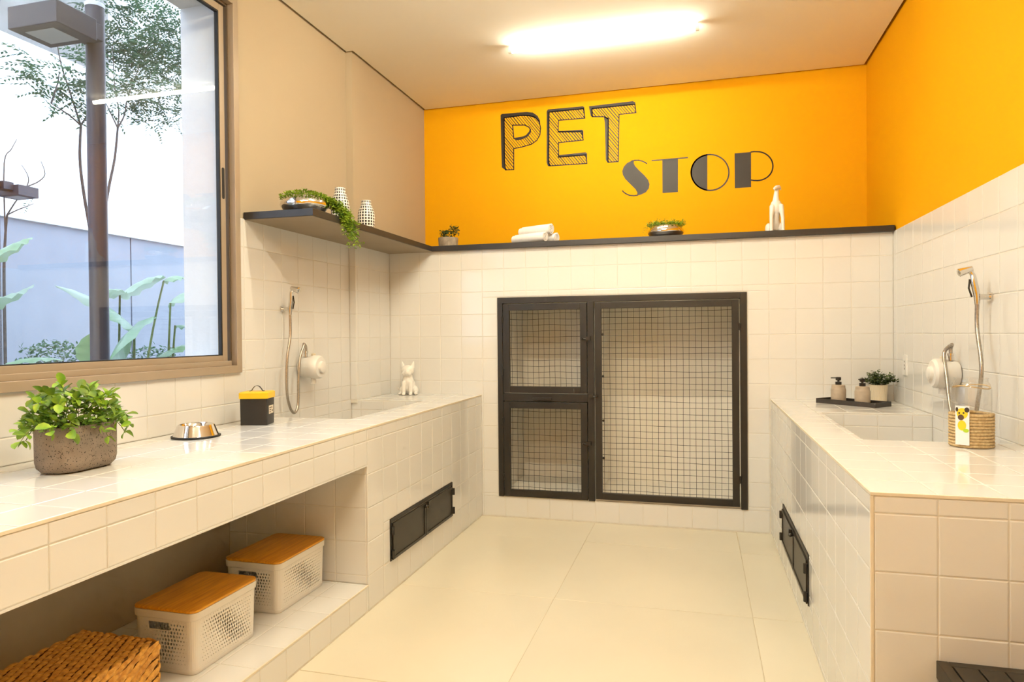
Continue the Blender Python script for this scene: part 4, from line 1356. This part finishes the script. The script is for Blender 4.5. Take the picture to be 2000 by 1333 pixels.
# ------------------------------------------------------------------ slatted bench, lower right
BN = thing('slatted_bench', 'low black slatted bench against the end of the short counter', 'bench', (0.568, YRN - 0.006, 0.0))
ztop = 0.420
MB().box(0.0, 0.026, -0.45, 0.0, ztop - 0.045, ztop).build('side_rail', 'bench', BN, bevel=0.002)
MB().box(0.504, 0.530, -0.45, 0.0, ztop - 0.045, ztop).build('side_rail', 'bench', BN, bevel=0.002)
MB().box(0.026, 0.504, -0.026, 0.0, ztop - 0.045, ztop).build('back_rail', 'bench', BN, bevel=0.002)
MB().box(0.026, 0.504, -0.45, -0.424, ztop - 0.045, ztop).build('front_rail', 'bench', BN, bevel=0.002)
x = 0.030
while x < 0.49:
    MB().box(x, min(x + 0.0515, 0.5035), -0.424, -0.026, ztop - 0.022, ztop - 0.0005).build('slat', 'bench', BN, bevel=0.001)
    x += 0.0560
for lx in (0.004, 0.486):
    for ly in (-0.446, -0.044):
        MB().box(lx, lx + 0.04, ly, ly + 0.04, 0.0, ztop - 0.045).build('leg', 'bench', BN, bevel=0.002)
MB().box(0.006, 0.018, -0.406, -0.044, 0.10, ztop - 0.045).build('side_panel', 'bench', BN)

# ------------------------------------------------------------------ garden outside the window
structure(MB().box(-16, -2.475, -12, 18, -0.2, 0.0).build('garden_ground', 'ground'))
XG = -8.0
gw = MB()
joints = [-12.0, -8.3, -4.3, -0.3, 3.69, 7.7, 11.7, 16.0]
for a, c in zip(joints[:-1], joints[1:]):
    gw.box(XG - 0.2, XG, a + 0.012, c - 0.012, 0.0, 2.70)
gw.box(XG - 0.19, XG - 0.02, -12, 16, 0, 2.70)
gwo = gw.build('garden_wall', 'outgrey')
structure(gwo)
MB().box(XG - 0.24, XG + 0.06, -12, 16, 2.70, 2.765).build('coping', 'outwhite', gwo, bevel=0.008)
structure(MB().box(XG - 0.9, XG - 0.5, -12, 18, 0.0, 5.15).build('neighbour_wall', 'outbright'))
yc = at(212, 100, 'x', XG - 1.2).y
structure(MB().box(XG - 1.6, XG - 1.2, -12, yc, 0.0, 9.5).build('concrete_wall', 'outconc'))
structure(MB().box(XG - 1.9, XG - 1.5, yc, 18, 0.0, 9.0).build('white_house_wall', 'outbright'))


def lamp_post(label, x, y, ztop_, zh, sides):
    o = thing('lamp_post', label, 'lamp post', (x, y, 0), group='square head garden lamp posts')
    MB().lathe([(0.044, 0), (0.044, ztop_ - 0.02)], 24).build('pole', 'post', o, smooth=True)
    MB().lathe([(0.046, ztop_ - 0.02), (0.046, ztop_), (0.03, ztop_ + 0.008)], 24).build('pole_cap', 'outwhite', o, smooth=True)
    for s_ in sides:
        MB().box(-0.035, 0.085, min(s_ * 0.03, s_ * 0.135), max(s_ * 0.03, s_ * 0.135), zh + 0.045, zh + 0.125).build('arm', 'post', o, bevel=0.003)
        y0, y1 = sorted((s_ * 0.130, s_ * 0.350))
        hd = MB().box(-0.140, 0.150, y0, y1, zh, zh + 0.105).build('lamp_head', 'post', o, bevel=0.004)
        MB().box(-0.090, 0.080, y0 + 0.045, y1 - 0.040, zh - 0.002, zh + 0.002).build('lens', 'lens', hd)
    return o


lamp_post('brown garden lamp post with a square head close outside the window', -2.970, -1.632, 2.955, 2.695, (-1,))
q = at(-9, 500, 'x', -6.75)
lamp_post('brown garden lamp post standing farther off by the garden wall', q.x, q.y, 2.955, 2.70, (-1, 1))


def tree(label, base, trunk, branches, clumps, nspray, m, group):
    o = thing('tree', label, 'tree', base, group=group)
    B_ = Vector(base)
    path = spline([Vector(p) - B_ for p in trunk], 5)
    n = len(path)
    MB().tube(path, [0.017 - 0.008 * k / n for k in range(n)], 8).build('trunk', 'bark', o, smooth=True)
    for br in branches:
        pp = spline([Vector(p) - B_ for p in br], 4)
        MB().tube(pp, [0.008 - 0.005 * k / len(pp) for k in range(len(pp))], 6).build('branch', 'bark', o, smooth=True)
    b_ = MB()
    for (c, rr, cnt) in clumps:
        c = Vector(c) - B_
        for _ in range(cnt):
            while True:
                d3 = Vector((rnd.uniform(-1, 1), rnd.uniform(-1, 1), rnd.uniform(-1, 1)))
                if d3.length < 1:
                    break
            p = c + Vector((d3.x * rr[0], d3.y * rr[1], d3.z * rr[2]))
            d_ = Vector((rnd.gauss(0, 1), rnd.gauss(0, 1), rnd.gauss(-0.25, 0.35))).normalized()
            sd = d_.cross(Vector((0, 0, 1))).normalized()
            L = rnd.uniform(0.16, 0.30)
            for k in range(9):
                pt = p + d_ * (L * k / 8) + Vector((0, 0, -0.10 * L * (k / 8) ** 2))
                for s_ in (-1, 1):
                    leaflet(b_, pt, sd * s_ + d_ * 0.55 + Vector((0, 0, rnd.uniform(-0.3, 0.1))), rnd.uniform(0.035, 0.055), 0.020, rnd.uniform(-0.5, 0.5))
    f_ = b_.build('crown', m, o)
    f_['kind'] = 'stuff'
    return o


XT = -4.9
A = lambda u, v, x=XT: at(u, v, 'x', x)
tr1 = [(A(190, 600).x, A(190, 600).y, 0.0), A(190, 620), A(186, 520), A(178, 460), A(164, 380), A(156, 310), A(158, 245)]
tree('thin tree with feathery leaves hanging over the lamp post', tuple(tr1[0]), tr1,
     [[A(158, 245), A(135, 225), A(100, 202)], [A(158, 245), A(135, 175), A(118, 120), A(108, 60)], [A(158, 245), A(175, 215), A(190, 160), A(200, 90)], [A(100, 202), A(112, 165), A(116, 140)]],
     [(A(60, 150), (0.25, 0.20, 0.10), 12), (A(110, 165), (0.3, 0.22, 0.16), 20), (A(150, 175), (0.3, 0.22, 0.25), 24), (A(45, 115), (0.2, 0.16, 0.06), 6), (A(160, 120), (0.2, 0.2, 0.2), 14)],
     0, 'leaf_tree', 'feathery garden trees')
XT2 = -5.4
tr2 = [(A(206, 560, XT2).x, A(206, 560, XT2).y, 0.0), A(204, 600, XT2), A(203, 440, XT2), A(212, 370, XT2), A(224, 310, XT2), A(230, 250, XT2)]
tree('thin tree with a dense leafy crown filling the upper window', tuple(tr2[0]), tr2,
     [[A(230, 250, XT2), A(218, 225, XT2), A(206, 200, XT2)], [A(230, 250, XT2), A(232, 215, XT2), A(224, 170, XT2), A(220, 90, XT2)], [A(230, 250, XT2), A(243, 225, XT2), A(250, 190, XT2), A(280, 110, XT2), A(302, 60, XT2)]],
     [(A(230, 60, XT2), (0.5, 0.30, 0.42), 84), (A(290, 60, XT2), (0.5, 0.36, 0.42), 100), (A(250, 130, XT2), (0.5, 0.36, 0.38), 110), (A(310, 140, XT2), (0.5, 0.34, 0.36), 104), (A(350, 90, XT2), (0.45, 0.26, 0.46), 60),
      (A(250, 190, XT2), (0.4, 0.28, 0.16), 30), (A(300, 225, XT2), (0.35, 0.22, 0.12), 18), (A(350, 215, XT2), (0.35, 0.22, 0.16), 18), (A(340, 10, XT2), (0.5, 0.5, 0.3), 26), (A(220, 5, XT2), (0.4, 0.3, 0.25), 20)],
     0, 'leaf_tree', 'feathery garden trees')
XT3 = -7.0
tr3 = [(A(8, 520, XT3).x, A(8, 520, XT3).y, 0.0), A(8, 560, XT3), A(10, 470, XT3), A(14, 420, XT3)]
tree('small bare sapling beside the farther lamp post', tuple(tr3[0]), tr3,
     [[A(14, 420, XT3), A(30, 395, XT3), A(52, 365, XT3), A(55, 345, XT3), A(42, 322, XT3)], [A(14, 420, XT3), A(35, 410, XT3), A(66, 398, XT3)], [A(52, 365, XT3), A(75, 355, XT3), A(88, 340, XT3), A(80, 315, XT3)], [A(10, 450, XT3), A(8, 320, XT3), A(22, 292, XT3), A(33, 272, XT3)]],
     [(A(60, 375, XT3), (0.1, 0.1, 0.1), 1)], 0, 'leaf_tree', 'feathery garden trees')


def broad_leaf(parent, p0, p1, w, lift, roll, org, droop=0.25):
    p0, p1 = Vector(p0) - org, Vector(p1) - org
    mid = p0.lerp(p1, 0.45) + Vector((0, 0, lift))
    path = bez(p0, mid, p1, 12)
    v, f = [], []
    n = len(path)
    for i, p in enumerate(path):
        t_ = i / (n - 1)
        k = max(0.03, math.sin(PI * min(1, t_ ** 0.75)) ** 0.7)
        tdir = (path[min(i + 1, n - 1)] - path[max(i - 1, 0)]).normalized()
        m_ = frame_of(tdir, roll=roll)
        wave = 0.012 * math.sin(i * 1.9)
        for q in (-1, -0.55, 0, 0.55, 1):
            v.append(p + m_ @ Vector((0, q * w / 2 * k, -droop * w * k * abs(q) ** 1.6 * 0.8 + 0.05 * w * k * (abs(q) > 0.2) * (1 - abs(q)) + wave * q * k)))
    for i in range(n - 1):
        for j in range(4):
            a = i * 5 + j
            f.append((a, a + 5, a + 6, a + 1))
    b_ = MB()
    b_.add(v, f)
    o = b_.build('leaf', 'leaf_broad', parent, smooth=True)
    return o


def broad_plant(label, x, base_u, leaves):
    base = A(base_u, 690, x)
    base.z = 0
    o = thing('broad_leaf_plant', label, 'plant', base, group='broad leaved plants below the window')
    for (u0, v0, u1, v1, w, lift, roll, dr, dx) in leaves:
        p0, p1 = A(u0, v0, x), A(u1, v1, x + dx)
        broad_leaf(o, p0, p1, w, lift, roll, base, dr)
        q0 = Vector((base.x + (p0.x - base.x) * 0.4, base.y + (p0.y - base.y) * 0.25, 0))
        mid = Vector(((q0.x + p0.x) / 2, q0.y + (p0.y - q0.y) * 0.3, p0.z * 0.6))
        MB().tube(bez(Vector(q0) - base, mid - base, p0 - base, 8), [0.012 - 0.0055 * k / 8 for k in range(9)], 7).build('stalk', 'stem', o, smooth=True)
    return o


broad_plant('broad leaved plant with a large drooping leaf behind the lamp post', -3.65, 255, [
    (263, 642, 108, 558, 0.24, 0.10, R(-30), 0.30, 0.1), (262, 648, 212, 705, 0.40, 0.10, R(55), 0.3, 0.15), (176, 715, 182, 650, 0.16, 0.02, R(70), 0.2, 0.0)])
broad_plant('broad leaved plant with raised pale leaves beside the window jamb', -3.85, 225, [
    (234, 577, 322, 543, 0.20, 0.09, R(-35), 0.35, -0.1), (320, 549, 358, 545, 0.13, 0.06, R(-15), 0.4, -0.1), (234, 577, 208, 566, 0.13, 0.03, R(20), 0.3, 0.1)])
broad_plant('broad leaved plant with dark curved stalk close to the window jamb', -3.50, 315, [
    (333, 592, 375, 572, 0.18, 0.06, R(-20), 0.4, -0.1), (342, 636, 390, 642, 0.09, 0.02, R(0), 0.3, 0), (308, 698, 380, 672, 0.18, 0.05, R(-20), 0.3, 0)])
broad_plant('broad leaved plant reaching in from beside the farther lamp post', -4.1, -20, [
    (-30, 506, 62, 464, 0.22, 0.03, R(-25), 0.30, 0.0), (-40, 588, 66, 556, 0.20, -0.04, R(-25), 0.25, 0.0), (10, 712, 125, 704, 0.12, 0.06, R(0), 0.25, 0.0)])


def bush(label, u, v, x, rr, cnt):
    c = A(u, v, x)
    o = thing('bush', label, 'bush', (c.x, c.y, 0), group='small leaved bushes along the garden wall')
    b_ = MB()
    for _ in range(cnt):
        a, q, h_ = rnd.uniform(0, 2 * PI), math.sqrt(rnd.random()), rnd.random()
        z = c.z * (0.45 + 0.55 * h_) + rr * 0.25 * (1 - q)
        leaflet(b_, (rr * q * math.cos(a) * (1.1 - 0.3 * h_), rr * q * 1.2 * math.sin(a) * (1.1 - 0.3 * h_), z), (rnd.gauss(0, 1), rnd.gauss(0, 1), rnd.gauss(0.3, 0.6)), rnd.uniform(0.03, 0.055), 0.025, rnd.uniform(-1, 1))
    f_ = b_.build('foliage', 'leaf_tree', o)
    f_['kind'] = 'stuff'
    st = MB()
    for _ in range(6):
        st.tube([(rnd.uniform(-0.05, 0.05), rnd.uniform(-0.05, 0.05), 0), (rnd.uniform(-0.5, 0.5) * rr, rnd.uniform(-0.5, 0.5) * rr, c.z * 0.9)], 0.008, 5)
    st.build('stems', 'bark', o)


bush('small leaved bush behind the drooping leaf', 112, 678, -5.9, 0.34, 1500)
bush('small leaved bush between the lamp post and the window jamb', 300, 684, -6.2, 0.30, 900)
